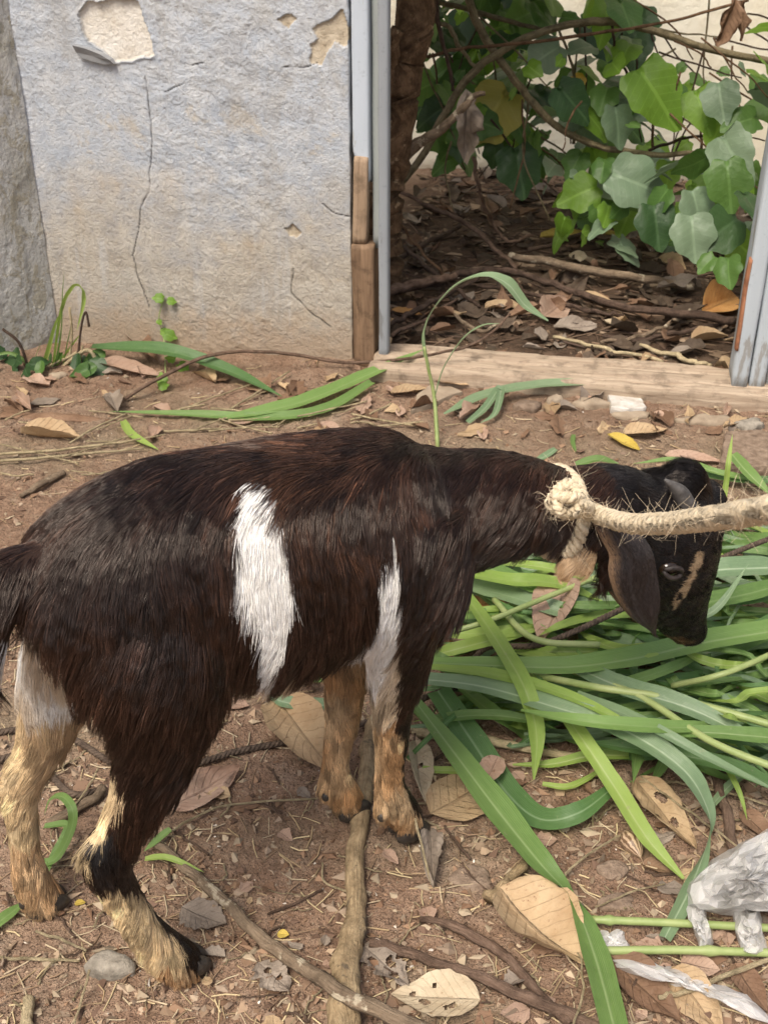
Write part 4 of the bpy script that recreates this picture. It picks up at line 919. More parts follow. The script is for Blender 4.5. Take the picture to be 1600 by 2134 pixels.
blade([(1180, 1380), (1300, 1432), (1450, 1480), (1640, 1580)], 'gblue', 50, 'broad grey-green blade right of the muzzle sloping down', [.08, .10, .10, .08], seed=36)
blade([(1640, 1180), (1500, 1185), (1380, 1200)], 'gblue', 52, 'broad bluish blade at the right edge level with the eye', [.10, .11, .08], seed=37)
blade([(1640, 1215), (1540, 1240), (1440, 1262), (1380, 1290)], 'gmid', 42, 'green blade slanting from the right edge to the nose', [.09, .10, .10, .08], seed=38)
blade([(1335, 1300), (1420, 1290), (1490, 1270), (1560, 1175)], 'gblue', 20, 'thin blade rising beside the goat’s nose', [.07, .09, .11, .15], seed=39)
blade([(900, 1165), (1010, 1180), (1110, 1225), (1210, 1262)], 'gmid', 34, 'green blade sloping under the goat’s throat', [.06, .09, .09, .06], seed=40)
blade([(960, 1215), (1060, 1240), (1180, 1275), (1290, 1290)], 'gblue', 44, 'broad bluish blade below the wattles', [.05, .075, .08, .06], seed=41)
blade([(950, 1190), (1060, 1208), (1160, 1215), (1260, 1255)], 'glime', 34, 'lime blade pointing from the chest towards the jaw', [.07, .10, .095, .07], seed=42)
# the rest of the pile, one object per blade
rp = np.random.RandomState(21)
poly = [(890, 1130), (1180, 1110), (1300, 1140), (1500, 1100), (1680, 1110), (1700, 1640), (1480, 1620), (1300, 1560), (1080, 1520), (860, 1440), (850, 1360), (940, 1270)]
kk = 0
while kk < 255:
    px, py = rp.uniform(850, 1720), rp.uniform(1090, 1640)
    if not inpoly(px, py, poly): continue
    a = rp.normal(.14, .27) if rp.rand() < .88 else rp.uniform(-1.2, 1.2); L = rp.uniform(150, 400); lev = kk/255
    edge = min(1, dpoly(np.array(px), np.array(py), poly, True)/110)
    h = .010+.062*edge*lev; bow = rp.uniform(-60, 60); flip = rp.choice([-1, 1])
    pts = [(px+flip*L*(q-.5)*math.cos(a)-math.sin(a)*bow*(1-(2*q-1)**2), py+flip*L*(q-.5)*math.sin(a)+math.cos(a)*bow*.5*(1-(2*q-1)**2)) for q in (0, .25, .5, .75, 1)]
    if min(q[0] for q in pts) < 835: continue
    if rp.rand() < .22: pts = [(x_+(0 if q_ < 2 else (q_-2)*rp.uniform(-26, 26)), y_+(0 if q_ < 2 else (q_-2)*rp.uniform(-14, 30))) for q_, (x_, y_) in enumerate(pts)]
    zz = [max(.006, h+rp.normal(0, .013)+d) for d in (-.012, .004, .010, .004, -.018)]
    m_ = rp.choice(['gmid', 'gmid', 'gblue', 'gdark', 'glime', 'gmid', 'gdark', 'gblue'])
    zn = ('back ' if py < 1270 else 'front ' if py > 1450 else 'middle ')+('left' if px < 1100 else 'right' if px > 1400 else 'centre')
    LBL = '%s grass blade tangled in the %s of the fodder pile' % ({'gmid': 'mid green', 'gblue': 'bluish green', 'gdark': 'dark green', 'glime': 'lime green'}[str(m_)], zn)
    blade(pts, m_, (rp.uniform(11, 28) if rp.rand() < .70 else rp.uniform(28, 46)), LBL, zz, group='loose blades of the fodder pile', seed=kk, fold=rp.uniform(.08, .28), base=rp.uniform(.2, .8), twist=[(0, rp.normal(0, .25)), (1, rp.normal(0, .5))], nper=3)
    kk += 1
# stems
def stem(pts, wpx, label, zs, mat='gstem', name='grass_cane', cat='grass stem', group=None, nodes=(), sides=9):
    z = np.broadcast_to(np.asarray(zs, float), (len(pts),)); P0 = [GG(a, b, float(c)) for (a, b), c in zip(pts, z)]; r = wpx*mpp(P0[0])/2
    n = 26; P = crom(P0, n); rr = np.full(n, r)
    for q in nodes: rr = rr*(1+.35*np.exp(-((np.linspace(0, 1, n)-q)/.02)**2))
    V, Fq, uv = tube(P, rr, sides, rough=.04); return ob(name, mesh(name, V-P[0], Fq, uv), M[mat], loc=P[0], label=label, cat=cat, group=group, kind='thing')
stem([(1232, 1917), (1400, 1924), (1700, 1940)], 17, 'upper of two straight green stems lying at the lower right', .018, nodes=(.12,))
stem([(1254, 1982), (1430, 1981), (1700, 1990)], 18, 'lower of two straight green stems lying at the lower right', .016, nodes=(.6,))
for k, (pts, w_) in enumerate([([(1080, 1400), (1240, 1432), (1420, 1460), (1640, 1520)], 15), ([(1170, 1390), (1330, 1450), (1480, 1545), (1640, 1610)], 14), ([(1030, 1250), (1110, 1330), (1250, 1345)], 13),
                               ([(1400, 1430), (1520, 1400), (1680, 1330)], 13), ([(880, 1330), (1000, 1300), (1150, 1240), (1250, 1200)], 12)]):
    stem(pts, w_, ['pale green stem sloping right across the middle of the pile', 'pale green stem slanting down to the right front of the pile', 'short pale stem bent below the pinkish leaf on the pile', 'pale green stem rising to the right edge of the pile', 'pale stem reaching from the front knee towards the throat'][k], [.07]+[.10]*(len(pts)-1), group='stems in the fodder pile')
# young grass standing by the sill
ys = bpy.data.objects.new('grass_shoot', None); COL.objects.link(ys); yb = GG(912, 935); ys.location = yb
ys['label'] = 'tall pale grass shoot arching up in front of the doorway'; ys['category'] = 'grass shoot'
def yp(px, py): return YP(px, py, yb[1]+.05)
sp_ = [GG(912, 935), yp(905, 830), yp(893, 770), yp(884, 722)]
V, Fq, uv = tube(crom(sp_, 16), np.linspace(.0042, .0028, 16), 8); ob('stalk', mesh('stalk', V-yb, Fq, uv), M['gstem'], parent=ys)
blade(None, 'gblue', 16, three=[yp(886, 745), yp(884, 690), yp(905, 640), yp(955, 590), yp(1015, 573), yp(1060, 592), yp(1095, 635), yp(1142, 668)], name='leaf', parent=ys, w=[10, 12, 15, 20, 24, 30, 24, 4], off=yb, seed=3, twist=[(0, 1.2), (.5, .5), (.7, -.3), (1, -.2)])
blade(None, 'gblue', 12, three=[yp(905, 830), yp(925, 765), yp(965, 705), yp(1005, 678), yp(1040, 674)], name='leaf', parent=ys, w=[8, 12, 13, 10, 2], off=yb, seed=4, twist=[(0, 1.0), (1, .3)])

# ------------------------------------------------------------------ dry leaves
def leafmesh(name, aspect=.45, curl=.1, fold=.15, wave=.06, seed=0, nu=14, nv=8, holes=(), tip=1.0, ragged_=.06):
    """unit length leaf along +x, lying near z = 0"""
    V = []; U2 = []
    t = np.linspace(0, 1, nu+1)
    wd = np.sin(math.pi*np.clip(t, 0, 1)**(.72*tip))**.85; wd[0] = .03; wd[-1] = .015
    for i in range(nu+1):
        for j in range(nv+1):
            x = j/nv*2-1; rg = 1+ragged_*(vn2(t[i]*13, np.sign(x)*3+7, seed)-.5)*2+ragged_*.6*(vn2(t[i]*31, np.sign(x)*5+7, seed)-.5)
            yy = x*wd[i]*aspect*.5*rg
            zz = fold*abs(yy)*2+curl*((t[i]-.5)**2*4-.4)*.5+wave*(fb2(t[i]*3.2+seed, x*1.5+seed*2, 2, seed)-.38)*2*(.3+abs(x))
            xx = t[i]-.5+.05*math.sin(t[i]*3+seed)*0; V.append((xx, yy+.06*math.sin(t[i]*2.6+seed)*.6, zz)); U2.append((x*.5+.5, t[i]))
    Fq = []
    for i in range(nu):
        for j in range(nv):
            cx, cy = (i+.5)/nu, (j+.5)/nv
            if any(math.hypot(cx-h[0], (cy-h[1])*.6)*(.65+.7*float(vn2(cx*14+seed, cy*10))) < h[2] for h in holes): continue
            Fq.append((i*(nv+1)+j, (i+1)*(nv+1)+j, (i+1)*(nv+1)+j+1, i*(nv+1)+j+1))
    return mesh(name, V, Fq, U2)
def dryleaf(p0, p1, wpx, mat, label, dz=.006, tilt=0., curl=.15, fold=.2, wave=.08, seed=0, holes=(), pet=True, name='dry_leaf', tip=1.0, cat='leaf', lift=(0, 0), ragged_=.07, nu=16, nv=10, group=None):
    a, b = GG(*p0, dz+lift[0]), GG(*p1, dz+lift[1]); d = b-a; L = float(np.linalg.norm(d)); mid = (a+b)/2
    # width is measured across the view: turn it into metres on the ground
    me = leafmesh(name, 1.0, curl, fold, wave, seed, nu if not holes else 44, nv if not holes else 30, holes, tip, ragged_)
    wm = wpx*mpp(mid); d2 = np.array(p1, float)-np.array(p0, float); ang2 = abs(math.atan2(d2[1], d2[0])); wm *= 1+.45*abs(math.cos(ang2))
    yaw = math.atan2(d[1], d[0]); pit = -math.asin(np.clip(d[2]/L, -1, 1))
    co = np.empty(len(me.vertices)*3, np.float32); me.vertices.foreach_get('co', co); co = co.reshape(-1, 3); co[:, 1] *= wm/L; co[:, 2] *= .55; co[:, 2] -= co[:, 2].min(); me.vertices.foreach_set('co', co.ravel()); me.update()
    o_ = ob(name, me, M[mat], loc=mid+A(0, 0, -dz*.3), rot=(tilt, pit, yaw), scale=L, label=label, cat=cat, group=group)
    if pet:
        V, Fq, uv = tube(crom([(-.62, .01, .05), (-.55, .0, .03), (-.47, 0, .0)], 6), .012, 5); ob('leaf_stalk', mesh('leaf_stalk', V, Fq, uv), M['stickbrown'], parent=o_)
    return o_
H1 = ((.30, .70, .05), (.36, .72, .05), (.62, .62, .055), (.75, .4, .04), (.52, .25, .03))
dryleaf((572, 1464), (690, 1606), 92, 'dtan', 'large tan leaf lying just behind the far front leg', seed=1, tilt=.15, lift=(.0, .02), wave=.13)
dryleaf((352, 1690), (496, 1600), 60, 'dpink', 'wavy pinkish brown leaf in front of the near hind shin', seed=2, wave=.3, tilt=.3)
dryleaf((862, 1545), (884, 1676), 52, 'dpale', 'pale narrow leaf standing behind the near front shin', seed=3, tilt=-.4, dz=.012, holes=((.4, .6, .05),))
dryleaf((895, 1700), (1052, 1606), 96, 'dtan', 'broad tan leaf lying to the right of the front hooves', seed=4, wave=.16, fold=.1)
dryleaf((1040, 1562), (1006, 1624), 44, 'dpink', 'small pinkish oval leaf lying on the hooked dark blade', dz=.045, seed=5, wave=.05, pet=False)
dryleaf((1190, 1178), (1125, 1315), 86, 'dpink', 'pointed pinkish dry leaf resting on the grass below the jaw', dz=.085, seed=6, lift=(.03, 0), fold=.35, tilt=.2)
dryleaf((968, 1262), (1055, 1240), 60, 'dorange', 'orange-brown leaf in front of the goat’s chest', dz=.03, seed=7, wave=.12)
dryleaf((930, 1310), (1010, 1340), 44, 'dpink', 'dull leaf half hidden under the grass behind the front knee', dz=.025, seed=8)
dryleaf((1322, 1630), (1452, 1772), 66, 'dtan', 'tan leaf with ragged holes right of the pale lime blade', seed=9, holes=H1, wave=.15)
dryleaf((1040, 1868), (1228, 2028), 128, 'dtan', 'largest curled tan leaf at the lower middle right', seed=10, fold=.45, curl=.3, wave=.18, tilt=-.1)
dryleaf((1000, 2090), (815, 2072), 78, 'dpale', 'pale leaf riddled with holes at the bottom edge', seed=11, holes=H1, wave=.08)
dryleaf((760, 1975), (850, 2060), 60, 'dgrey', 'lacy grey rotten leaf beside the thick stick', seed=12, holes=((.3, .3, .08), (.5, .7, .09), (.7, .4, .08), (.45, .1, .06)), wave=.2, ragged_=.35)
dryleaf((1262, 1995), (1420, 2140), 70, 'dbrown', 'dark brown curled leaf under the plastic film', seed=13, fold=.2, wave=.2)
dryleaf((1395, 2030), (1510, 2160), 74, 'dtan', 'light tan leaf at the bottom right corner', seed=14, wave=.25, tilt=.15)
dryleaf((1418, 2006), (1500, 2020), 46, 'dpink', 'small flat leaf under the lower green stem', seed=15)
dryleaf((1530, 2010), (1600, 2110), 50, 'dbrown', 'brown leaf in the extreme bottom right corner', seed=16)
dryleaf((45, 903), (170, 914), 34, 'dtan', 'tan leaf with curled edge on the left above the rump', seed=17, fold=.5, dz=.01)
dryleaf((205, 760), (330, 786), 34, 'dpink', 'flat brown leaf below the weed clump', seed=18)
dryleaf((258, 690), (330, 760), 30, 'dbrown', 'dark leaf caught against the wall behind the weeds', seed=19)
dryleaf((815, 822), (896, 808), 26, 'dtan', 'orange-tan leaf left of the triangular slab', seed=20)
dryleaf((905, 792), (978, 800), 24, 'dtan', 'small tan leaf against the left end of the sill', seed=21, dz=.012)
dryleaf((1300, 905), (1390, 895), 38, 'dtan', 'tan leaf below the white tile piece', seed=22, fold=.3)
dryleaf((1268, 905), (1332, 938), 26, 'dyellow', 'yellow leaf below the white tile piece', seed=23, pet=False)
dryleaf((1385, 950), (1512, 966), 32, 'dpink', 'long pinkish leaf at the right behind the goat’s poll', seed=24)
dryleaf((685, 850), (748, 834), 20, 'dpale', 'small pale leaf beneath the broad blade by the wall end', seed=25)
dryleaf((380, 1452), (330, 1440), 20, 'dtan', 'small tan leaf behind the stifle', seed=26)
dryleaf((455, 1462), (520, 1470), 34, 'dpink', 'pinkish leaf under the goat’s belly', seed=27)
dryleaf((895, 1735), (905, 1850), 46, 'dgrey', 'crumpled grey leaf just below the near front hoof', seed=28, wave=.5, fold=.5, ragged_=.3)
dryleaf((800, 1770), (830, 1800), 20, 'dpink', 'small curled pinkish leaf right of the thick stick', seed=29, pet=False)
dryleaf((578, 1944), (602, 1948), 16, 'dyellow', 'tiny yellow leaf on the soil left of the thick stick', seed=30, pet=False)
dryleaf((155, 1882), (178, 1880), 12, 'dyellow', 'tiny yellow leaf beside the far hind hoof', seed=31, pet=False)
dryleaf((1390, 1430), (1440, 1450), 40, 'dgrey', 'crumpled brown leaf scrap on top of the fodder pile', dz=.11, seed=32, wave=.5, ragged_=.4, pet=False)
dryleaf((610, 1350), (660, 1440), 40, 'dpink', 'tan leaf glimpsed behind the far front knee', seed=33)
dryleaf((1545, 1690), (1610, 1750), 40, 'dbrown', 'brown leaf beside the plastic bag', seed=34)
dryleaf((1180, 1040+900), (1240, 1965), 40, 'dgrey', 'grey leaf under the upper green stem', seed=35)
dryleaf((380, 1890), (470, 1930), 60, 'dgrey', 'greyish flat leaf in front of the near hind cannon', seed=36, wave=.1, ragged_=.35, pet=False)
dryleaf((540, 2010), (600, 2070), 56, 'dgrey', 'lacy grey leaf left of the thick stick', seed=37, holes=((.3, .5, .07), (.6, .6, .07)), wave=.25, ragged_=.35, pet=False)
dryleaf((950, 1330), (900, 1355), 30, 'dorange', 'orange leaf edge at the left tip of the pile', dz=.02, seed=38)
# larger dry leaves in the doorway
dryleaf((1010, 640), (1100, 640), 26, 'dtan', 'tan lobed leaf just inside the doorway', seed=40, wave=.25, dz=.012)
dryleaf((1128, 660), (1176, 618), 50, 'dpink', 'wide pinkish leaf standing up in the middle of the doorway', seed=41, tilt=.5, dz=.02)
dryleaf((1208, 612), (1290, 640), 24, 'dtan', 'pale leaf in the doorway above two smaller tan leaves', seed=42, dz=.015)
dryleaf((1248, 652), (1290, 656), 22, 'dtan', 'small round tan leaf in the doorway', seed=43, pet=False)
dryleaf((1258, 668), (1318, 695), 22, 'dpale', 'lower small tan leaf in the doorway', seed=44)
dryleaf((1462, 650), (1530, 615), 56, 'dorange', 'large red-brown curled leaf beside the right door post', seed=45, fold=.6, tilt=.6, dz=.02)
dryleaf((1440, 708), (1516, 700), 30, 'dtan', 'curled tan leaf at the foot of the right door post', seed=46, fold=.5, dz=.012)
dryleaf((815, 645), (880, 655), 24, 'dorange', 'orange leaf by the left edge of the doorway', seed=47, dz=.012)
dryleaf((1125, 490), (1215, 480), 30, 'dyellow', 'yellow leaf lying deep in the shaded litter', seed=48, dz=.03)
dryleaf((1240, 480), (1295, 485), 20, 'dyellow', 'smaller yellow leaf deep in the shaded litter', seed=49, dz=.03)
dryleaf((1370, 540), (1430, 560), 30, 'dtan', 'tan leaf in the litter left of the right post', seed=50, fold=.4, dz=.02, tilt=.3)
dryleaf((1185, 535), (1240, 545), 22, 'dpale', 'pale crumpled leaf in the shaded litter', seed=51, wave=.4, dz=.03)
dryleaf((1370, 610), (1450, 590), 34, 'dgrey', 'grey-green crumpled leaf left of the red-brown leaf', seed=52, wave=.45, dz=.02)

# ------------------------------------------------------------------ sticks, twigs, stalks
def stick(pts, wpx, mat, label, zs=None, name='stick', cat='stick', sides=9, rough=.14, wob=.004, seed=0, group=None, n=None, flat=1.0):
    P0 = []
    for k, (a, b) in enumerate(pts):
        z = 0 if zs is None else (zs if np.isscalar(zs) else zs[k]); w_ = wpx if np.isscalar(wpx) else np.interp(k/(len(pts)-1), np.linspace(0, 1, len(wpx)), wpx)
        p = GG(a, b, z); P0.append(GG(a, b, z+w_*mpp(p)*.42))
    P0 = np.array(P0); r = np.atleast_1d(wpx)*mpp(P0.mean(0))*(.5 if mat != 'straw' or name != 'straw' else .33)
    return ptube(name, P0-P0[0], r, M[mat], n=n or 7*len(pts), sides=sides, rough=rough, wob=wob, seed=seed, flat=flat, loc=P0[0]-A(0, 0, (1-flat)*float(np.mean(r))), label=label, cat=cat, group=group)
stick([(772, 1500), (765, 1590), (752, 1690), (742, 1800), (738, 1900), (722, 2020), (716, 2170)], [38, 40, 40, 38, 42, 54, 60], 'stickpale', 'thick pale dead stick lying between the front hooves and the bottom edge', sides=18, rough=.16, wob=.006, seed=1, n=60)
stick([(298, 1738), (420, 1838), (560, 1962), (690, 2056), (900, 2160)], [16, 24, 28, 30, 32], 'stickgrey', 'long grey twig with peeling bark crossing the thick stick', [.004, .006, .01, .034, .02], seed=2, n=50)
stick([(768, 1966), (900, 2002), (1090, 2074), (1260, 2150)], [24, 22, 26, 26], 'stickbrown', 'straight brown stick slanting to the bottom edge right of the thick stick', .004, seed=3, n=40)
stick([(870, 1912), (960, 1935), (1060, 2000), (1130, 2080), (1185, 2130)], [12, 24, 22, 20, 18], 'stickbrown', 'bent brown stick above the straight brown one', .004, seed=4, n=40)
stick([(1018, 1876), (1055, 1840), (1098, 1795)], [28, 26, 18], 'stickpale', 'short broken pale stick above the largest curled leaf', .004, seed=5, rough=.3)
stick([(1488, 1590), (1508, 1680), (1535, 1800)], [20, 24, 22], 'stickbrown', 'brown stick standing out from under the right of the pile', .006, seed=6)
stick([(852, 1640), (868, 1720), (898, 1842)], [7, 9, 7], 'straw', 'pale straw leaning across the near front hoof', [.05, .045, .004], 'straw', 'straw', 6, .05, .001, 7)
stick([(45, 1034), (88, 1008), (134, 984)], [10, 16, 14], 'stickgrey', 'short dark stick on the soil left of the goat’s croup', .003, seed=8)
stick([(860, 1524), (990, 1540), (1110, 1562), (1270, 1592)], [22, 22, 18, 14], 'straw', 'flat dry stalk lying behind the lime blade', .004, 'dry_stalk', 'stalk', 8, .1, .003, 9)
stick([(258, 832), (330, 790), (430, 742), (560, 733), (735, 756), (900, 738), (1000, 710), (1062, 655)], [7, 8, 8, 7, 7, 6, 6, 5], 'stickbrown', 'thin bowed brown vine along the wall foot and over the sill', [.004, .03, .05, .05, .02, .06, .07, .10], 'dry_vine', 'vine', 7, .1, .003, 10, n=60)
stick([(325, 1752), (400, 1708), (480, 1678), (660, 1664)], [9, 9, 8, 7], 'straw', 'yellow straw stalk running from the near hock to the far front hoof', .008, 'straw', 'straw', 6, .08, .002, 11)
stick([(-20, 948), (120, 938), (260, 920), (345, 905)], [9, 9, 7, 4], 'straw', 'long yellow straw above the goat’s rump at the left', .008, 'straw', 'straw', 6, .08, .002, 12)
stick([(-20, 962), (150, 948), (300, 935)], [10, 9, 6], 'straw', 'second long straw just below the long yellow one', .006, 'straw', 'straw', 6, .08, .002, 13)
stick([(-20, 1995), (80, 2000), (165, 2004)], [12, 12, 9], 'straw', 'short straw stalk at the left edge below the hind hooves', .004, 'straw', 'straw', 6, .08, .002, 14)
stick([(52, 2150), (58, 2112), (62, 2082)], [26, 26, 24], 'straw', 'splintered straw-coloured stub at the bottom left corner', .004, 'wood_splinter', 'wood', 7, .3, .001, 15)
stick([(188, 2020), (172, 2070), (155, 2140)], [8, 9, 8], 'straw', 'straw leaning down from the grey stone', [.02, .012, .006], 'straw', 'straw', 6, .08, .002, 16)
stick([(75, 1942), (130, 1960), (182, 1982)], [9, 10, 7], 'straw', 'pale dry straw piece below the far hind hoof', .006, 'straw', 'straw', 6, .1, .002, 17)
stick([(672, 1798), (676, 1838), (726, 1860)], [7, 7, 7], 'straw', 'small kinked straw left of the thick stick', .006, 'straw', 'straw', 6, .08, .0, 18)
stick([(560, 1906), (620, 1880), (670, 1855)], [6, 7, 5], 'stickbrown', 'thin brown twig left of the thick stick', .003, 'twig', 'twig', 6, .1, .002, 19)
stick([(1330, 1630), (1450, 1640), (1640, 1690)], [8, 8, 7], 'straw', 'long pale straw crossing above the holed leaf', .008, 'straw', 'straw', 6, .08, .004, 20)
stick([(1330, 1615), (1430, 1690), (1560, 1780)], [6, 7, 6], 'straw', 'thin straw crossing the holed tan leaf', .014, 'straw', 'straw', 6, .08, .004, 21)
stick([(1130, 1875), (1215, 1790), (1300, 1740)], [9, 9, 7], 'straw', 'dry straw slanting up from the broad green blade', .008, 'straw', 'straw', 6, .08, .003, 22)
stick([(1240, 1890), (1310, 1862), (1385, 1842)], [6, 7, 5], 'straw', 'short straw above the upper green stem', .008, 'straw', 'straw', 6, .08, .002, 23)
stick([(1370, 2080), (1440, 2060), (1640, 1990)], [10, 12, 12], 'straw', 'dry stalk under the plastic film at the lower right', .01, 'dry_stalk', 'stalk', 6, .1, .003, 24)
stick([(1205, 1985), (1215, 2050), (1195, 2150)], [6, 8, 8], 'straw', 'pair-bent straw hanging over the largest curled leaf', .02, 'straw', 'straw', 6, .08, .003, 25)
stick([(100, 1720), (200, 1660), (215, 1640)], [22, 22, 18], 'stickgrey', 'grey dead stalk between the two hind legs', .004, 'dry_stalk', 'stalk', 8, .15, .003, 26)
stick([(140, 1700), (190, 1630), (205, 1600)], [7, 7, 6], 'straw', 'yellow straw between the two hind legs', .016, 'straw', 'straw', 6, .08, .002, 27)
stick([(400, 1545), (440, 1525), (475, 1500)], [10, 10, 8], 'straw', 'short yellow straw under the belly behind the stifle', .004, 'straw', 'straw', 6, .08, .001, 28)
stick([(0, 855), (110, 858), (225, 868)], [30, 36, 26], 'dbrown', 'long flat strip of brown bark on the left below the weeds', .0, 'bark_strip', 'bark', 8, .15, .003, 29, flat=.25)
# loose straw at the left and behind the rump
rs = np.random.RandomState(5)
for k in range(34):
    px, py = rs.uniform(0, 760), rs.uniform(850, 1010)
    if py > 900 and px > 330: py = 900-rs.rand()*50
    L, a = rs.uniform(50, 170), rs.normal(-.12, .3)
    stick([(px, py), (px+L*.5*math.cos(a), py+L*.5*math.sin(a)+rs.normal(0, 3)), (px+L*math.cos(a), py+L*math.sin(a))], rs.uniform(4, 7), 'straw', 'loose thin straw %s' % ('at the left edge above the rump' if px < 150 else 'on the soil above the goat’s croup' if px < 330 else 'between the wall foot and the middle of the back' if px < 560 else 'between the wall end and the withers'), rs.uniform(.003, .012), 'straw', 'straw', 5, .08, .002, 40+k, 'straws behind the goat')
for k in range(80):
    px, py = rs.uniform(0, 1600), rs.uniform(1560, 2134)
    L, a = rs.uniform(40, 130), rs.uniform(0, 6.28)
    stick([(px, py), (px+L*.5*math.cos(a)+rs.normal(0, 8), py+L*.5*math.sin(a)*.7+rs.normal(0, 4)), (px+L*math.cos(a), py+L*math.sin(a)*.7)], rs.uniform(3.5, 7), (sm_ := str(rs.choice(['straw', 'straw', 'stickbrown']))), 'loose thin %s on the soil %s' % ('straw' if sm_ == 'straw' else 'brown twig', ('behind the front hooves' if py < 1720 else 'between hind hoof and thick stick' if py < 1930 else 'at the bottom left edge') if px < 740 else ('right of the front hooves' if py < 1800 else 'around the two brown sticks') if px < 1130 else ('below the fodder pile' if py < 1850 else 'around the green stems')), .003, 'straw', 'straw', 5, .08, .003, 80+k, 'straws in the foreground')

for k in range(120):
    zone = k % 2
    px, py = (rs.uniform(0, 780), rs.uniform(770, 905)) if zone == 0 else (rs.uniform(420, 1600), rs.uniform(1600, 2134))
    if zone == 0 and k % 4 == 0: px, py = rs.uniform(800, 1560), rs.uniform(815, 900)
    L, a = rs.uniform(26, 70), rs.uniform(0, 6.28); mt = str(rs.choice(['dpink', 'dbrown', 'dgrey', 'dtan', 'dpink', 'dbrown']))
    nm = {'dpink': 'pinkish', 'dbrown': 'dark brown', 'dgrey': 'greyish', 'dtan': 'tan'}[mt]
    where = ('between the wall and the goat’s back' if px < 790 else 'on the rubble before the sill') if zone == 0 else ('left of the thick stick' if px < 720 else 'right of the thick stick' if px < 1150 else 'near the lower right corner')
    dryleaf((px, py), (px+L*math.cos(a), py+L*math.sin(a)*.6), L*rs.uniform(.3, .6), mt, 'small %s leaf scrap %s' % (nm, where), .004, rs.normal(0, .2), rs.uniform(0, .4), rs.uniform(0, .5), rs.uniform(.05, .35), 100+k, pet=False, ragged_=.35, nu=8, nv=6, group='leaf scraps on the soil')

# ------------------------------------------------------------------ dark cord on the ground
def braid(name, pts, r, label, zs):
    P0 = [GG(a, b, z) for (a, b), z in zip(pts, zs)]; P = crom(P0, 40*len(pts)); T, S, N = frames(P); L = np.concatenate([[0], np.cumsum(np.linalg.norm(np.diff(P, axis=0), axis=1))]); ac = Acc()
    for k in range(3):
        a = L*330+k*2.094; V, Fq, uv = tube(P+(S*np.cos(a)[:, None]+N*np.sin(a)[:, None])*r*.5, r*.6, 6); ac.add(V-P[0], Fq, uv)
    return ob(name, ac.mesh(name), M['cord'], loc=P[0], label=label, cat='cord')
M['cord'] = m_plain('dark_cord', (.045, .032, .024), (.13, .095, .07), 150, .85, .2)
braid('braided_cord', [(-30, 1532), (60, 1520), (150, 1540), (260, 1600), (400, 1592), (500, 1565), (640, 1538), (780, 1500), (900, 1448), (960, 1425), (1010, 1352), (1130, 1342), (1290, 1272), (1400, 1215), (1510, 1160), (1640, 1108)], .0042,
      'dark braided cord running behind the legs and through the grass pile', [.006]*7+[.012, .02, .02, .04, .085, .10, .10, .10, .09])
braid('braided_cord', [(-30, 1592), (60, 1575), (140, 1650), (190, 1652), (215, 1640)], .0040, 'loop of dark cord crossing behind the far hind leg', [.006, .01, .008, .006, .006])

# ------------------------------------------------------------------ stones, slabs, tile, shell
def chunk(px, py, wpx, hpx, zt, mat, label, name='stone', cat='stone', seed=0, rz=0., poly=None, tilt=(0, 0), group=None):
    """a stone, clod or broken flat piece: irregular outline, real thickness, uneven top"""
    c = GG(px, py); s = mpp(c); k = 28; rs_ = np.random.RandomState(seed); a = np.arange(k)*2*math.pi/k
    if poly is None:
        rr = .72+.5*vn2(np.cos(a)*1.6+seed*3.3, np.sin(a)*1.6+seed); pl = np.stack([np.cos(a)*wpx*.5*rr*s, np.sin(a)*hpx*.8*rr*s], 1); lay = [(-.3, .96), (.15, 1.0), (.5, .97), (.78, .86), (.93, .66), (1., .40)]
    else:
        q = np.array([GG(*q_)[:2]-c[:2] for q_ in poly]); q = q-q.mean(0); e_ = np.vstack([q, q[:1]]); L_ = np.concatenate([[0], np.cumsum(np.linalg.norm(np.diff(e_, axis=0), axis=1))]); tt_ = np.linspace(0, L_[-1], k+1)[:-1]
        pl = np.stack([np.interp(tt_, L_, e_[:, 0]), np.interp(tt_, L_, e_[:, 1])], 1); pl *= 1+.03*rs_.normal(size=(k, 1)); lay = [(-.3, .99), (.4, 1.0), (.88, .985), (1., .95), (1., .6), (1.02, .3)]
    V = []
    for z, f in lay:
        for p in pl: V.append((p[0]*f, p[1]*f, zt*z))
    V.append((0, 0, zt*1.02)); V = np.array(V); am = zt*(.22 if poly is None else .05); fr = 1.6/max(zt, .01); V = V+(np.stack([vn3(V*fr*.6, seed+q_) for q_ in range(3)], 1)-.5)*2*am*A(1, 1, 1.2)+(np.stack([vn3(V*fr*2.3, seed+q_+5) for q_ in range(3)], 1)-.5)*am*.9
    n_ = len(lay); Fq = [(l*k+i, l*k+(i+1) % k, (l+1)*k+(i+1) % k, (l+1)*k+i) for l in range(n_-1) for i in range(k)]+[((n_-1)*k+i, (n_-1)*k+(i+1) % k, n_*k) for i in range(k)]
    return ob(name, mesh(name, V, Fq, None, poly is None), M[mat], loc=c, rot=(tilt[0], tilt[1], rz), label=label, cat=cat, group=group)
M['clod'] = m_plain('clod_soil', (.15, .105, .075), (.30, .225, .165), 60, .95, .15, 1.0, .008)
chunk(235, 2026, 96, 34, .016, 'stone', 'rough pale grey stone between the hind hooves', seed=1)
chunk(905, 835, 0, 0, .012, 'slab', 'flat triangular beige slab in front of the sill', 'slab', 'slab', 2, poly=[(855, 866), (868, 830), (895, 810), (945, 812), (964, 822), (925, 838), (882, 858)])
chunk(1302, 842, 0, 0, .012, 'tile', 'broken white tile piece lying before the sill', 'tile_piece', 'tile', 3, poly=[(1272, 862), (1262, 824), (1300, 820), (1328, 824), (1346, 860), (1306, 864)], tilt=(-.05, .05))
chunk(1318, 868, 90, 18, .008, 'slab', 'flat beige chip under the white tile piece', 'stone_chip', 'stone', 4)
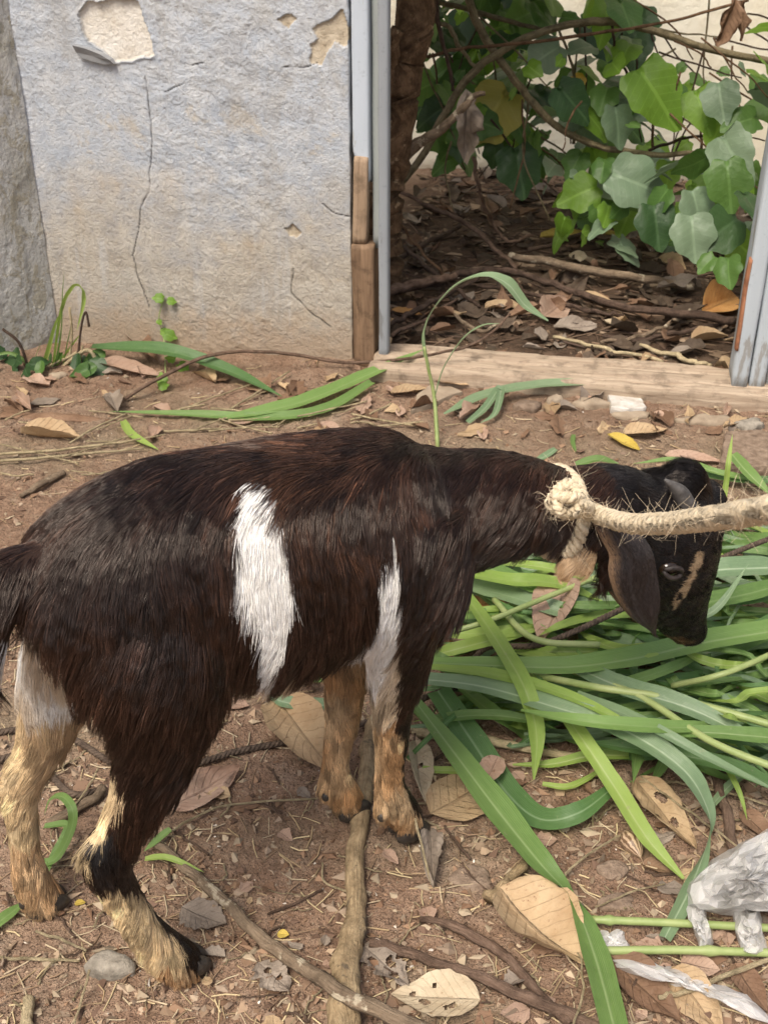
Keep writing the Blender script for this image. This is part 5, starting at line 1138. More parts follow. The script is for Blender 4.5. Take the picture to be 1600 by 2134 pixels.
chunk(1230, 846, 90, 20, .014, 'slab', 'beige flat stone left of the white tile', 'slab', 'slab', 5)
chunk(1155, 842, 42, 16, .018, 'slab', 'small blocky beige stone on the left of the flat beige stone', 'stone', 'stone', 6)
chunk(1378, 868, 34, 22, .014, 'dpink', 'pinkish shard right of the white tile', 'stone_chip', 'stone', 7)
chunk(1472, 880, 120, 26, .012, 'slab', 'long flat beige slab near the right door post', 'slab', 'slab', 8)
chunk(1100, 850, 60, 26, .012, 'clod', 'rough clod below the bluish blade', 'clod', 'clod', 9)
chunk(1570, 950, 90, 70, .020, 'clod', 'large brownish brick at the right edge below the post', 'brick', 'brick', 10, poly=[(1520, 975), (1530, 905), (1600, 905), (1660, 915), (1650, 985), (1590, 990)])
chunk(1560, 890, 60, 26, .016, 'stone', 'grey stone at the foot of the end wall', seed=11)
chunk(1020, 852, 50, 16, .008, 'clod', 'dark clod beside the grass shoot', 'clod', 'clod', 12)
chunk(752, 790, 40, 16, .010, 'slab', 'small stone at the wall corner', seed=13)
chunk(118, 785, 40, 14, .008, 'slab', 'small pale stone under the weed clump', seed=14)
chunk(1275, 1815, 60, 30, .006, 'clod', 'dark crumbly clod left of the snail shell', 'clod', 'clod', 15)
chunk(1285, 1885, 76, 30, .006, 'clod', 'crumbly grey clod above the upper green stem', 'clod', 'clod', 16)
chunk(980, 1835, 90, 44, .005, 'clod', 'flat crumbly grey clod below the crumpled grey leaf', 'clod', 'clod', 17)
# snail shell: a tapering coil
sh = GG(1320, 1782); ax_ = np.linspace(0, 1, 30); rr_ = .0135*np.sin(np.clip(ax_*1.15+.12, 0, 1)**.8*math.pi)**.8*(1-.35*ax_)+.0006; rr_ = rr_*(1-.10*np.abs(np.sin(ax_**.7*13)))
Pc = np.stack([.018-.046*ax_*0, .022-.046*ax_, .010+0*ax_], 1); Pc[:, 0] = .002*np.sin(ax_*3)
V, Fq, uv = tube(Pc, rr_, 16); V[:, 2] *= .9
t = NT('snail_bands'); w_ = t.n('TexWave'); t.link(t.coord('UV', (3, 5, 1)), w_.inputs[0]); w_.inputs['Scale'].default_value = 1.2; w_.inputs['Distortion'].default_value = 5; w_.inputs['Detail'].default_value = 3
M['bands'] = t.done(t.bsdf(t.ramp(w_.outputs[0], [(.3, (.14, .085, .05)), (.7, (.42, .30, .20))]), .45, None, .4))
ob('snail_shell', mesh('snail_shell', V, Fq, uv), M['bands'], loc=sh, rot=(0, 0, .25), label='small brown striped snail shell on the soil right of the broad blade', cat='shell')

# ------------------------------------------------------------------ plastic bag
t = NT('plastic_film'); n_ = t.noise(t.pos(), 60, 5, .7, 1.0); b_ = t.bump(t.noise(t.pos(), 70, 3, .6, 1.0), .25, .004)
d_ = t.bsdf((.92, .91, .89), .12, b_, .9); tr_ = t.n('BsdfTransparent'); tl = t.n('BsdfTranslucent'); tl.inputs[0].default_value = (.88, .86, .82, 1)
mx = t.n('MixShader'); mx.inputs[0].default_value = .22; t.link(d_, mx.inputs[1]); t.link(tl.outputs[0], mx.inputs[2])
lw = t.n('LayerWeight'); lw.inputs[0].default_value = .45; t.link(b_, lw.inputs['Normal'])
mx2 = t.n('MixShader'); t.link(t.math('ADD', t.ramp(lw.outputs['Facing'], [(.1, .40), (.7, .05)]), t.ramp(n_, [(.35, .10), (.65, 0.)])), mx2.inputs[0]); t.link(mx.outputs[0], mx2.inputs[1]); t.link(tr_.outputs[0], mx2.inputs[2]); M['film'] = t.done(mx2.outputs[0])
def film(par, name, poly, h, seed, c, rings=11, K=34, zedge=.004, fr=.017, lay=1.0):
    """crumpled sheet spanning a star-shaped outline measured in the photograph"""
    P = np.array(poly, float); e_ = np.vstack([P, P[:1]]); L_ = np.concatenate([[0], np.cumsum(np.linalg.norm(np.diff(e_, axis=0), axis=1))]); tt_ = np.linspace(0, L_[-1], K+1)[:-1]
    B = np.stack([np.interp(tt_, L_, e_[:, 0]), np.interp(tt_, L_, e_[:, 1])], 1)+np.random.RandomState(seed).normal(0, 1.6, (K, 2)); m0 = P.mean(0); V = []
    for f in np.linspace(.02, 1, rings):
        Q = m0+(B-m0)*f; x, y = Q[:, 0], Q[:, 1]; dome = np.sqrt(max(0, 1-f**2.2)); r1_ = 1-np.abs(fb2(x*fr*.7+y*fr*.4, y*fr, 3, seed)-.45)*4.5; r2_ = 1-np.abs(fb2(x*fr*2.2, y*fr*2+x*fr, 3, seed+3)-.45)*4.5
        z = zedge+lay*(h*dome*(.5+.5*r1_)+h*.13*r2_*(.35+dome)+h*.12*r1_)
        z = z+np.random.RandomState(seed+int(f*999)).normal(0, h*.11, K)*(.4+.6*dome)
        for k in range(K): V.append(GG(x[k]+4*math.sin(k*7.3+f*31), y[k]+4*math.cos(k*5.1+f*23), max(.002, z[k])))
    V = np.array(V)-c; Fq = [(i_*K+k, i_*K+(k+1) % K, (i_+1)*K+(k+1) % K, (i_+1)*K+k) for i_ in range(rings-1) for k in range(K)]
    Fq = [t_ for a_, b_, c_, d_ in Fq for t_ in (((a_, b_, c_), (a_, c_, d_)) if (a_*7+b_) % 3 else ((a_, b_, d_), (b_, c_, d_)))]
    return ob(name, mesh(name, V, Fq, None, False), M['film'], parent=par) if par is not None else ob(name, mesh(name, V, Fq, None, False), M['film'], loc=c)
bc = GG(1560, 1850); bag = bpy.data.objects.new('plastic_bag', None); COL.objects.link(bag); bag.location = bc; bag['label'] = 'crumpled clear plastic bag at the right edge'; bag['category'] = 'plastic bag'
body_ = [(1428, 1890), (1426, 1850), (1445, 1825), (1475, 1800), (1510, 1778), (1545, 1755), (1600, 1728), (1700, 1720), (1760, 1800), (1740, 1890), (1650, 1912), (1570, 1905), (1510, 1902), (1460, 1905)]
film(bag, 'film_layer', body_, .075, 3, bc); film(bag, 'film_layer', [(1600+(a-1600)*.93, 1830+(b-1830)*.9) for a, b in body_], .04, 8, bc)
film(bag, 'handle_strap', [(1426, 1880), (1470, 1888), (1484, 1940), (1478, 1985), (1462, 1980), (1440, 1935)], .03, 5, bc, 7, 18); film(bag, 'handle_strap', [(1530, 1895), (1585, 1900), (1592, 1950), (1598, 1992), (1545, 1990), (1528, 1940)], .035, 6, bc, 7, 18)
for k, (pl, lb, h_) in enumerate([([(1268, 2000), (1330, 1998), (1420, 2022), (1500, 2055), (1570, 2080), (1612, 2140), (1560, 2112), (1450, 2064), (1370, 2042), (1300, 2028)], 'strip of clear plastic film below the lower green stem', .025), ([(1245, 1945), (1300, 1940), (1312, 1975), (1252, 1985)], 'small scrap of clear plastic between the two green stems', .012)]):
    o_ = film(None, 'plastic_film', pl, h_, 20+k, GG(*np.mean(pl, 0)), 6, 30); o_['label'] = lb; o_['category'] = 'plastic film'

# ------------------------------------------------------------------ weeds at the foot of the wall
def heart(name, lobes=0, seed=0, n=36, m_=5):
    """broad leaf of unit size in the xy plane, stalk at the origin, tip along +x"""
    V = [(0.04, 0, 0)]; U2 = [(.5, .05)]; rs_ = np.random.RandomState(seed)
    for i in range(1, m_+1):
        f = i/m_
        for k in range(n):
            a = -math.pi+2*math.pi*(k+.5)/n; r = .46*(1+.18*math.cos(a))-.20*math.exp(-((abs(a)-math.pi)/.35)**2)
            if lobes: r *= .90+.20*max(0, math.cos(a*2.6))*(abs(a) < 2.4)
            r += .16*math.exp(-(a/.25)**2)+(.03*math.sin(a*7+seed) if not lobes else .02*math.sin(a*9))
            r *= 1+.025*rs_.rand(); x = .30+r*math.cos(a)*1.02; y = r*math.sin(a)*.98
            xx, yy = .30*0+.04+(x-.04)*f, y*f; z = .22*abs(yy)*(1-.5*f)-.30*(xx-.2)**2-.15*yy*yy+.14*(vn2(xx*4+seed*5, yy*4+seed*3)-.5)*f
            V.append((xx, yy, z)); U2.append((.5+yy*.95, np.clip(xx/.95, 0, 1)))
    Fq = [(0, 1+k, 1+(k+1) % n) for k in range(n)]+[(1+(i-1)*n+k, 1+i*n+k, 1+i*n+(k+1) % n, 1+(i-1)*n+(k+1) % n) for i in range(1, m_) for k in range(n)]
    return mesh(name, V, Fq, U2)
HM = [heart('broad_leaf', 0, 1), heart('broad_leaf', 1, 2), heart('broad_leaf', 0, 3), leafmesh('oval_leaf', .55, .15, .2, .06, 4, 10, 6), heart('broad_leaf', 0, 6), heart('broad_leaf', 1, 9)]
for q in HM: q.materials.append(M['lmid'])
def putleaf(p, size, mat, parent, facing, tipdir, kind=0, name='leaf'):
    """facing: leaf normal; tipdir: where the tip points"""
    n_ = nrm(A(*facing)); x = A(*tipdir); x = nrm(x-n_*(x@n_)); y = np.cross(n_, x); p = np.asarray(p, float)
    o_ = bpy.data.objects.new(name, HM[kind]); COL.objects.link(o_); o_.parent = parent
    b = np.asarray(parent.location)
    m_ = Matrix(((x[0]*size, y[0]*size, n_[0]*size, p[0]-b[0]), (x[1]*size, y[1]*size, n_[1]*size, p[1]-b[1]), (x[2]*size, y[2]*size, n_[2]*size, p[2]-b[2]), (0, 0, 0, 1))); o_.matrix_basis = m_
    setmat(o_, M[mat]); return o_
wd = bpy.data.objects.new('weed_clump', None); COL.objects.link(wd); wb = GG(110, 770); wd.location = wb; wd['label'] = 'weed clump with arching grass leaves in the wall corner'; wd['category'] = 'weeds'
def wy(px, py): return YP(px, py, wb[1]+.02)
for k, (pts, w_, m_) in enumerate([([(85, 790), (100, 735), (115, 680), (125, 652)], 18, 'glime'), ([(115, 770), (128, 690), (130, 620), (134, 560)], 9, 'gmid'), ([(110, 770), (128, 650), (150, 600), (168, 598), (174, 630), (160, 690)], 13, 'glime'),
                                   ([(100, 790), (150, 720), (172, 690)], 8, 'glime'), ([(90, 800), (150, 748), (185, 730), (205, 770), (195, 812)], 9, 'straw'), ([(60, 810), (40, 780), (80, 770), (110, 800), (105, 830)], 6, 'straw'),
                                   ([(40, 800), (80, 775), (160, 735)], 7, 'straw'), ([(-10, 845), (60, 812), (110, 790)], 9, 'straw'), ([(160, 780), (168, 690), (178, 650), (186, 680)], 5, 'stickdark'), ([(60, 770), (40, 715), (5, 685)], 6, 'stickdark'), ([(70, 800), (60, 760), (20, 735), (-20, 745)], 8, 'gmid'), ([(120, 790), (160, 740), (200, 735), (215, 760)], 8, 'gmid'), ([(30, 820), (60, 780), (90, 700)], 6, 'gmid'), ([(130, 780), (140, 720), (152, 660)], 7, 'gmid'), ([(200, 830), (188, 780), (150, 770), (100, 800)], 6, 'straw'), ([(20, 830), (90, 795), (190, 770)], 6, 'straw'), ([(110, 810), (140, 760), (150, 700), (145, 640)], 5, 'straw'), ([(175, 830), (165, 790), (172, 720)], 5, 'straw')]):
    if m_ in ('straw', 'stickdark'):
        P = crom([wy(*q) for q in pts], 20); V, Fq, uv = tube(P-wb, w_*mpp(P[0])*.5, 6); ob('dry_stem', mesh('dry_stem', V, Fq, uv), M[m_], parent=wd)
    else: blade(None, m_, w_, three=[wy(*q) for q in pts], name='leaf_blade', parent=wd, off=wb, seed=k, twist=[(0, 1.3), (1, .8)])
rw = np.random.RandomState(3)
for k in range(17):
    px, py = rw.uniform(-20, 205), rw.uniform(735, 820); p = wy(px, py)+A(0, rw.uniform(-.08, .02), 0); p[2] = max(p[2], .012)
    putleaf(p, rw.uniform(24, 62)*mpp(p), rw.choice(['ldark', 'lmid', 'ldark']), wd, (rw.normal(0, .8), -.6, .7), (rw.normal(0, 1), -.4, -.3), 3 if rw.rand() < .6 else 0)
se = bpy.data.objects.new('seedling', None); COL.objects.link(se); sb = GG(345, 780); se.location = sb; se['label'] = 'thin seedling growing up against the plastered wall'; se['category'] = 'seedling'
def sy(px, py): return W3(WL(px, py)[0], -.012, WL(px, py)[1])
P = crom([sb, sy(345, 700), sy(335, 660), sy(345, 620)], 16); V, Fq, uv = tube(P-sb, .0012, 5); ob('stem', mesh('stem', V, Fq, uv), M['gstem'], parent=se)
for k, (px, py, s_) in enumerate([(345, 618, 22), (352, 622, 18), (345, 690, 26), (338, 688, 18), (332, 662, 12), (372, 757, 26), (366, 748, 20), (340, 800, 24), (330, 806, 20)]):
    p = sy(px, py) if py < 720 else GG(px, py, .015); putleaf(p, s_*mpp(p)*1.1, 'lbright', se, (.1, -.8, .6), (rw.normal(0, 1), -.2, rw.normal(0, .4)), 0)

# ------------------------------------------------------------------ behind the doorway: tree, vines
def DB(px, py, v):                             # photo point on the plane v metres behind the wall front
    d = ray(px, py); n = A(WN[0], WN[1], 0); return C0+d*((((A(*WA, 0)-C0)@n)+v)/(d@n))
def root(name, loc, label, cat):
    e_ = bpy.data.objects.new(name, None); COL.objects.link(e_); e_.location = tuple(map(float, loc)); e_['label'] = label; e_['category'] = cat; return e_
def pipe(par, name, pts, v, wpx, mat, sides=9, rough=.15, wob=.006, seed=0, n=None, world=False):
    v = np.broadcast_to(np.asarray(v, float), (len(pts),)) if np.ndim(v) == 0 else v
    P0 = np.array([DB(a, b, c) for (a, b), c in zip(pts, v)]) if not world else np.array(pts); r = np.atleast_1d(wpx)*mpp(P0.mean(0))*.5
    return ptube(name, P0-np.asarray(par.location), r, M[mat], n=n, sides=sides, rough=rough, wob=wob, seed=seed, parent=par)
tr0 = DB(800, 640, .42); tr0[2] = 0; tree = root('tree', tr0, 'brown tree trunk leaning behind the left door jamb', 'tree')
tpts = [tr0-A(.0, 0, .03), DB(798, 500, .42), DB(806, 380, .42), DB(832, 250, .42), DB(852, 120, .42), DB(868, 0, .43), DB(890, -260, .5), DB(930, -600, .6)]
pipe(tree, 'trunk', tpts, 0, [100, 84, 76, 74, 78, 80, 76, 60], 'bark', 20, .12, .012, 3, 60, True)
pipe(tree, 'limb', [(822, 345), (862, 300), (920, 265), (975, 215), (1010, 190)], .45, [26, 24, 20, 16, 10], 'stickgrey', 9, .2, .01, 4)
pipe(tree, 'limb', [(830, 60), (808, 140), (800, 240), (790, 330)], .36, [34, 30, 30, 30], 'bark', 10, .2, .01, 5)
crown_c = W3(1.10, .62, 1.45)
pipe(tree, 'limb', [tpts[-2], W3(.95, .6, 1.35), W3(1.25, .75, 1.6)], 0, [50, 36, 18], 'bark', 9, .2, .01, 6, None, True)
pipe(tree, 'limb', [tpts[-1], W3(.70, .8, 1.8), W3(.55, 1.0, 2.0)], 0, [44, 30, 16], 'bark', 9, .2, .01, 7, None, True)
ac = Acc(); rc = np.random.RandomState(11); hv = np.array([v.co for v in HM[3].vertices]); hf = [tuple(p.vertices) for p in HM[3].polygons]
for k in range(620):
    c = W3(rc.uniform(.25, 1.22), rc.uniform(.30, 1.15), rc.uniform(.78, 1.25)); s_ = rc.uniform(.09, .17)
    m_ = np.array(Matrix.Rotation(rc.uniform(0, 6.28), 3, 'Z') @ Matrix.Rotation(rc.normal(.3, .4), 3, 'Y') @ Matrix.Rotation(rc.normal(0, .4), 3, 'X'))
    ac.add((hv*s_)@m_.T+c-tr0, hf)
ob('crown', ac.mesh('crown'), M['lmid'], parent=tree, kind='stuff')  # unseen crown leaves, added above the view to shade the ground behind the doorway

vb = DB(1000, 470, 1.0); vb[2] = 0; vine = root('climbing_vine', vb, 'leafy climbing vine with large lobed leaves filling the doorway', 'vine')
VS = [([(800, 420), (870, 340), (930, 230), (985, 150), (1080, 85), (1180, 52), (1270, 44), (1360, 62), (1480, 100), (1640, 135)], [.5, .55, .6, .62, .65, .68, .7, .7, .7, .7], [14, 16, 17, 17, 16, 16, 17, 15, 15, 14], 'vine'),
      ([(965, -30), (1000, 60), (1045, 130), (1100, 200), (1160, 262), (1240, 302), (1340, 320), (1430, 320), (1500, 308)], [.66]*9, [17, 17, 16, 16, 15, 14, 12, 11, 10], 'vine'),
      ([(890, 118), (960, 100), (1080, 90), (1220, 70), (1380, 48), (1560, 0)], [.5, .55, .58, .6, .6, .6], [8, 7, 7, 7, 6, 6], 'vinered'),
      ([(895, 0), (960, 14), (1060, 42), (1130, 60)], [.75]*4, [11, 11, 10, 8], 'vine'), ([(905, -20), (915, 60), (935, 130), (945, 190)], [.52]*4, [9, 10, 9, 7], 'stickdark'),
      ([(900, 40), (940, 60), (955, 95), (990, 140)], [.6]*4, [9, 10, 9, 7], 'vine'), ([(1360, 310), (1361, 200), (1350, 150)], [.75]*3, [6, 6, 5], 'vinered'), ([(1352, 312), (1420, 290), (1490, 275)], [.72]*3, [7, 6, 6], 'stickdark'),
      ([(1275, 40), (1280, 90), (1300, 140), (1320, 170)], [.72]*4, [6, 6, 6, 5], 'stickdark'), ([(1195, 300), (1205, 200), (1190, 130), (1165, 60)], [.8]*4, [7, 6, 6, 5], 'vine'), ([(1460, 310), (1462, 240), (1460, 210)], [.8]*3, [6, 5, 5], 'vinered')]
for k, (pts, v, w_, m_) in enumerate(VS): pipe(vine, 'stem', pts, v, w_, m_, 8, .08, .004, k, 8*len(pts))
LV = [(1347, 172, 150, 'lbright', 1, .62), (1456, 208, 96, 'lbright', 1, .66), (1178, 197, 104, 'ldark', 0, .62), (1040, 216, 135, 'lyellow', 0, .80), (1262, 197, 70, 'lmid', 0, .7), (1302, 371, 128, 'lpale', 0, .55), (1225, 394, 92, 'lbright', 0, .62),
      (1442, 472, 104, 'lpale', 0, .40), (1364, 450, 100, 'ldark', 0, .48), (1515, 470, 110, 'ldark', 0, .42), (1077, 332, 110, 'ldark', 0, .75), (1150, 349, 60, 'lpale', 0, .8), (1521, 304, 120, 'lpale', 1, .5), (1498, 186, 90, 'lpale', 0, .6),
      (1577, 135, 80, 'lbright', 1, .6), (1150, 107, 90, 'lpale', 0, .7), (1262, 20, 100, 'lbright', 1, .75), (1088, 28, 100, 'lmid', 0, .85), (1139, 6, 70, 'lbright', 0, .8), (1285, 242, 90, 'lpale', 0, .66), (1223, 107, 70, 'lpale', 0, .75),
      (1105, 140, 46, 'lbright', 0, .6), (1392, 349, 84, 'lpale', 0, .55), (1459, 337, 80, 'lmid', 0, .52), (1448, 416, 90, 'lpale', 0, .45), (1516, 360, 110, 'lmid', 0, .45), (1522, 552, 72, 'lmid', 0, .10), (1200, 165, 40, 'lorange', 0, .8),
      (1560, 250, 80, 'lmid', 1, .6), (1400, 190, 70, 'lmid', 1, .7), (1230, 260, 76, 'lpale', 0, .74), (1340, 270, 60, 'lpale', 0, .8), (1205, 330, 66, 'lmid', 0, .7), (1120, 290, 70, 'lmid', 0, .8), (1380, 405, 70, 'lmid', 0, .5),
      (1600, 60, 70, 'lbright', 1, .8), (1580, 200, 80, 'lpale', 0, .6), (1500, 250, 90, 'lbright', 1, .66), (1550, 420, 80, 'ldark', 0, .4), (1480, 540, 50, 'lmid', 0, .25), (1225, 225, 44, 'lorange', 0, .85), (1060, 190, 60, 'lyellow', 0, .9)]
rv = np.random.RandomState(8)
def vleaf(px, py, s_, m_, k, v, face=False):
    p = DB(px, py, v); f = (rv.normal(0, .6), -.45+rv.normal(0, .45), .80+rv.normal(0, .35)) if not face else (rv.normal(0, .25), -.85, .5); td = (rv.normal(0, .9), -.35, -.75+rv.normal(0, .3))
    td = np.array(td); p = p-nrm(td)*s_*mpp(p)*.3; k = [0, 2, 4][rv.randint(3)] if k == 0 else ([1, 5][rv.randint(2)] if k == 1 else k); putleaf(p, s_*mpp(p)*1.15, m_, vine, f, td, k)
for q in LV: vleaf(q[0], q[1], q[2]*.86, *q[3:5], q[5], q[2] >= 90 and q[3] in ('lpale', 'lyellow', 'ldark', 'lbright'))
for k in range(48):
    a_x, a_y, l_ = rv.uniform(860, 1560), rv.uniform(-20, 300), rv.uniform(90, 260); an = rv.normal(1.2, .6); v0 = rv.uniform(.55, 1.2)
    pipe(vine, 'stem', [(a_x, a_y), (a_x+l_*.5*math.cos(an)+rv.normal(0, 14), a_y+l_*.5*math.sin(an)), (a_x+l_*math.cos(an), a_y+l_*math.sin(an))], v0, [4.5, 4, 3], rv.choice(['vine', 'vinered', 'stickdark']), 6, .06, .006, 50+k, 14)
for k in range(255):
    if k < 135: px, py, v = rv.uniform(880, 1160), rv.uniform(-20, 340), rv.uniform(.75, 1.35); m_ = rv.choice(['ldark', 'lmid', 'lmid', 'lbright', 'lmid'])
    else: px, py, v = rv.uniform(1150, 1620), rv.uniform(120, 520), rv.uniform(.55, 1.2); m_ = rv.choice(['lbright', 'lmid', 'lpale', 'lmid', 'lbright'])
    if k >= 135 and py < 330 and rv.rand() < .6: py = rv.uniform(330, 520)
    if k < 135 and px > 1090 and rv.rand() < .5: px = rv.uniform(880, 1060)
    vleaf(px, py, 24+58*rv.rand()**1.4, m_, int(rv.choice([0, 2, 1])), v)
for k in range(44): vleaf(rv.uniform(1070, 1340), rv.uniform(-10, 330), 30+56*rv.rand(), str(rv.choice(['lbright', 'lmid', 'lmid', 'lpale', 'ldark'])), int(rv.choice([0, 1])), rv.uniform(.7, 1.25))
# withered leaves hanging
for k, (a, b, w_, m_, v) in enumerate([((975, 185), (960, 335), 60, 'dgrey', .5), ((1530, -10), (1490, 95), 40, 'dbrown', .5), ((1540, 0), (1545, 85), 22, 'dbrown', .5)]):
    p, q = DB(*a, v), DB(*b, v); L = float(np.linalg.norm(q-p)); me = leafmesh('withered_leaf', w_/max(1, math.hypot(a[0]-b[0], a[1]-b[1])), .1, .9, .35, k+5, 16, 8, (), 1.0, .3)
    x = nrm(q-p); n_ = nrm(A(.2, -1, .1)); n_ = nrm(n_-x*(x@n_)); y = np.cross(n_, x); c = (p+q)/2-vb
    o_ = ob('withered_leaf', me, M[m_], parent=vine, label='withered brown leaf'); o_.matrix_basis = Matrix(((x[0]*L, y[0]*L, n_[0]*L, c[0]), (x[1]*L, y[1]*L, n_[1]*L, c[1]), (x[2]*L, y[2]*L, n_[2]*L, c[2]), (0, 0, 0, 1)))

# ------------------------------------------------------------------ branches and litter on the shaded ground
BR = [([(800, 612), (900, 590), (1000, 562), (1090, 572), (1180, 602), (1300, 640), (1420, 652), (1530, 670)], [16, 16, 15, 14, 14, 15, 17, 18], 'stickdark', 'long dark branch running the width of the doorway floor', [.02, .03, .045, .04, .03, .03, .03, .03]),
      ([(798, 608), (880, 588), (950, 575)], [22, 20, 14], 'stickbrown', 'reddish branch end at the left of the doorway floor', [.03, .04, .05]),
      ([(1062, 532), (1180, 552), (1300, 575), (1445, 598)], [16, 18, 18, 14], 'stickgrey', 'weathered grey lath lying in the litter', [.03, .035, .03, .02]),
      ([(806, 430), (860, 500), (938, 585)], [6, 6, 6], 'vinered', 'thin orange twig slanting from the left jamb', [.18, .10, .02]),
      ([(818, 388), (900, 430), (985, 475), (1040, 525), (1075, 560)], [9, 10, 10, 9, 8], 'stickbrown', 'thin branch slanting down from the tree foot', [.14, .10, .06, .04, .02]),
      ([(800, 480), (850, 520), (920, 580), (1000, 640)], [8, 9, 9, 7], 'stickdark', 'dark twig crossing the left of the litter', [.05, .04, .03, .02]),
      ([(985, 330), (1000, 400), (1030, 470), (1060, 500), (1110, 490)], [8, 8, 8, 7, 6], 'stickbrown', 'bent hanging twig below the withered leaf', [.26, .18, .08, .06, .06]),
      ([(1250, 715), (1330, 700), (1400, 670), (1440, 645)], [8, 9, 8, 6], 'stickgrey', 'grey twig near the right end of the sill', [.012, .014, .02, .03]),
      ([(1255, 700), (1340, 706), (1420, 690), (1520, 672)], [9, 10, 10, 9], 'stickdark', 'dark twig lying level near the right door post', .012),
      ([(805, 680), (860, 650), (930, 612), (1000, 575)], [10, 12, 12, 9], 'stickdark', 'dark branch slanting up at the left of the litter', [.02, .03, .03, .03]),
      ([(812, 700), (880, 668), (950, 625)], [8, 9, 7], 'stickbrown', 'brown twig along the back of the sill’s left end', .02),
      ([(990, 595), (1100, 610), (1230, 648), (1300, 655)], [8, 9, 9, 7], 'stickdark', 'dark twig below the long branch', .015),
      ([(920, 640), (1000, 690), (1040, 672)], [7, 8, 6], 'stickgrey', 'small forked twig behind the sill', [.03, .03, .05]),
      ([(1100, 520), (1180, 500), (1250, 470), (1310, 430)], [9, 10, 9, 7], 'stickdark', 'dark branch rising towards the large pale leaf', [.03, .04, .08, .14]),
      ([(830, 540), (900, 500), (960, 470)], [10, 11, 9], 'stickdark', 'dark stub in the deep shade behind the jamb', .03),
      ([(1150, 700), (1260, 726), (1380, 752)], [7, 8, 7], 'straw', 'dry straw behind the middle of the sill', .012),
      ([(1330, 720), (1420, 745), (1480, 760)], [7, 12, 8], 'straw', 'flat dry stalk behind the right part of the sill', .012)]
for k, (pts, w_, m_, lb, z) in enumerate(BR): stick(pts, w_, m_, lb, z, 'branch', 'branch', 9, .16, .008, 200+k, n=9*len(pts))
LM = [leafmesh('litter_leaf', a, c, f, w_, s, 7, 4, (), 1.0, .2) for a, c, f, w_, s in ((.45, .2, .3, .15, 1), (.55, .4, .1, .25, 2), (.38, .1, .5, .1, 3), (.6, .3, .2, .3, 4), (.5, .6, .4, .2, 5))]
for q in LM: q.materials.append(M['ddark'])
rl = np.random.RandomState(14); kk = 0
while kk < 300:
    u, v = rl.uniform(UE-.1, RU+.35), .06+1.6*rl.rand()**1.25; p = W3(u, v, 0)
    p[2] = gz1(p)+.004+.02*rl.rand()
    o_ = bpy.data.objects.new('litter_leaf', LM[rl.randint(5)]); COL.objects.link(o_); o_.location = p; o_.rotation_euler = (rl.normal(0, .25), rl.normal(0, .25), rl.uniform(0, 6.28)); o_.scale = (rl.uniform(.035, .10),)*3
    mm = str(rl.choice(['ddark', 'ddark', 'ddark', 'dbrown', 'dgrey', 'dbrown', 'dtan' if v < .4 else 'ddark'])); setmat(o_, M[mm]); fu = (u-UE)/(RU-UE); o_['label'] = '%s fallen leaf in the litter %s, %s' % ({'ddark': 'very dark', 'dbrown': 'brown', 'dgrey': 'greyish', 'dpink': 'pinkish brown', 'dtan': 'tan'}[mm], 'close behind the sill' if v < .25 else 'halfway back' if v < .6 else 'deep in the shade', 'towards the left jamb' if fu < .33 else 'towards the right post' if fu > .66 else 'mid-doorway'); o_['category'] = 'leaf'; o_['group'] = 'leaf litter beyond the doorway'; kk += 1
# crumbs, chips and shreds too small to pick apart
PAL = [(.30, .19, .12), (.22, .13, .08), (.38, .28, .19), (.45, .36, .25), (.16, .10, .07), (.33, .25, .18)]
def scatter(name, N, fn, seed, smin, smax, flatz, mat=None, pal=PAL, lab=''):
    r_ = np.random.RandomState(seed); ac = Acc(); B = np.array([(1, 0, 0), (0, 1, 0), (-1, 0, 0), (0, -1, 0), (0, 0, 1), (0, 0, -1)], float); BF = [(0, 1, 4), (1, 2, 4), (2, 3, 4), (3, 0, 4), (1, 0, 5), (2, 1, 5), (3, 2, 5), (0, 3, 5)]
    xy = fn(r_, N); zz = gz(xy[:, 0], xy[:, 1])
    for k in range(len(xy)):
        s_ = smin+(smax-smin)*r_.rand()**3; sc_ = np.array([s_*r_.uniform(.6, 1.6), s_*r_.uniform(.5, 1.1), s_*flatz*r_.uniform(.6, 1.3)]); a = r_.rand()*6.28; c_, n_ = math.cos(a), math.sin(a)
        V = B*sc_*r_.uniform(.45, 1.4, (6, 1))+r_.normal(0, .28, (6, 3))*sc_; V = np.stack([V[:, 0]*c_-V[:, 1]*n_, V[:, 0]*n_+V[:, 1]*c_, V[:, 2]+V[:, 0]*r_.normal(0, .2)], 1)+A(xy[k, 0], xy[k, 1], zz[k]+sc_[2]*.3)
        cc_ = np.array(pal[r_.randint(len(pal))])*r_.uniform(.7, 1.25); ac.add(V, BF, None, cc_)
    ob(name, ac.mesh(name, False), M['litter'], kind='stuff', label=lab, cat='debris')
def yard(r_, N):
    px = r_.uniform(-40, 1640, N*2); py = 2160-(2160-760)*r_.rand(N*2)**1.0; q = np.array([G(a, b)[:2] for a, b in zip(px, py)]); u, v = wl(q[:, 0], q[:, 1]); q = q[v < -.03]; return q[:N]
def yard2(r_, N):
    q = yard(r_, N*2); d = vn2(q[:, 0]*6, q[:, 1]*6, 77); return q[d > .5][:N]
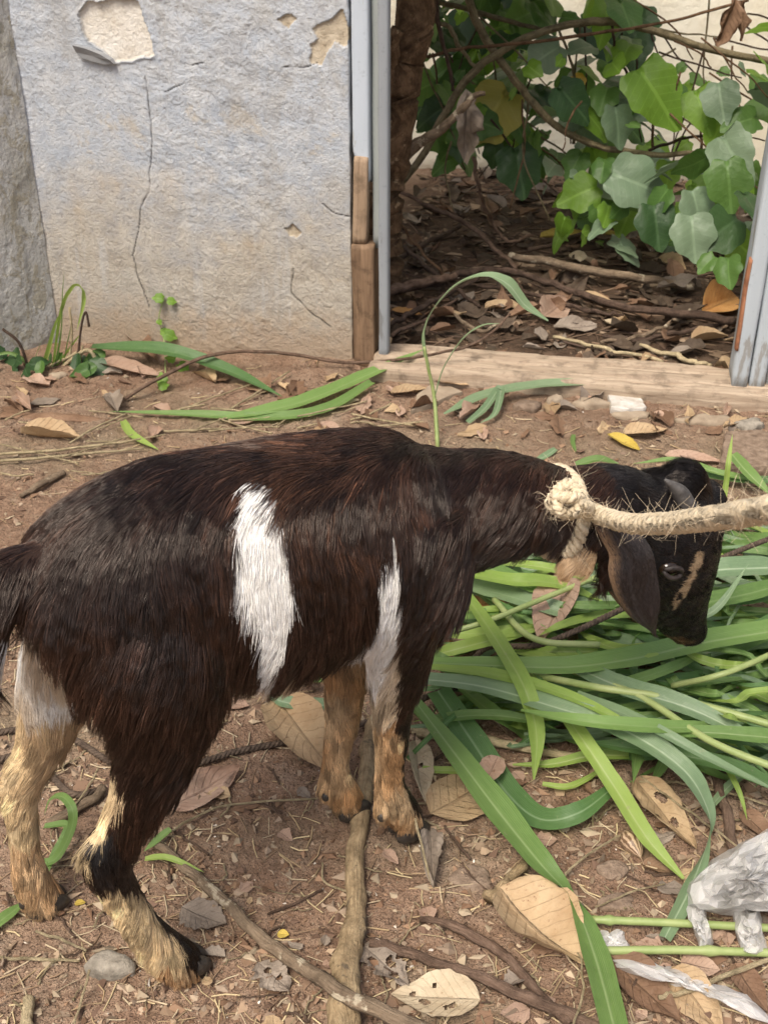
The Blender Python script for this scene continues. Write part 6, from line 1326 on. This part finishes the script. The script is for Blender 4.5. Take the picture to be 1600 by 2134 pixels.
def inside(r_, N): u = r_.uniform(UE-.1, RU+.3, N); v = .05+1.66*r_.rand(N); q = np.array([W3(a, b, 0)[:2] for a, b in zip(u, v)]); return q
scatter('soil_crumbs', 9000, yard, 1, .0012, .0075, .7, lab='small soil crumbs and grit strewn over the bare earth')
scatter('leaf_shreds', 3000, yard2, 2, .002, .012, .10, pal=[(.36, .25, .165), (.28, .18, .12), (.40, .31, .22), (.20, .13, .085), (.32, .23, .165)], lab='tiny shreds of dry leaf strewn over the bare earth')
scatter('white_grit', 420, yard, 3, .0010, .0030, .8, pal=[(.75, .70, .62), (.62, .56, .47)], lab='whitish grit specks on the bare earth')
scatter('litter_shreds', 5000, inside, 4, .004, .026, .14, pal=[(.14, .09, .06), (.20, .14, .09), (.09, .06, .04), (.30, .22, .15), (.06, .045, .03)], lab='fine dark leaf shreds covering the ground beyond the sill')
def fibres(name, N, fn, seed, lmin, lmax, rad, pal, lab):
    r_ = np.random.RandomState(seed); ac = Acc(); xy = fn(r_, N); zz = gz(xy[:, 0], xy[:, 1])
    for k in range(len(xy)):
        L = r_.uniform(lmin, lmax); a = r_.rand()*6.28; d_ = A(math.cos(a), math.sin(a), r_.normal(0, .08)); sd = A(-d_[1], d_[0], 0); c_ = A(xy[k, 0], xy[k, 1], zz[k]+.002); bnd = r_.normal(0, .18)*L
        P = np.array([c_-d_*L/2, c_+sd*bnd*.5, c_+d_*L/2]); P[:, 2] = np.maximum(P[:, 2], gz(P[:, 0], P[:, 1])+.001)
        V, Fq, uv = tube(P, rad*r_.uniform(.6, 1.4), 4, cap=False); ac.add(V, Fq, uv, np.array(pal[r_.randint(len(pal))])*r_.uniform(.75, 1.2))
    ob(name, ac.mesh(name), M['litter'], kind='stuff', label=lab, cat='debris')
fibres('straw_shreds', 1900, yard, 6, .010, .045, .0008, [(.60, .48, .28), (.42, .31, .18), (.28, .19, .12), (.52, .42, .28)], 'short shreds of straw and twig on the bare earth')
fibres('twig_shreds', 420, inside, 7, .03, .16, .0022, [(.14, .09, .06), (.22, .15, .10), (.09, .06, .045)], 'short thin twigs in the shaded litter')
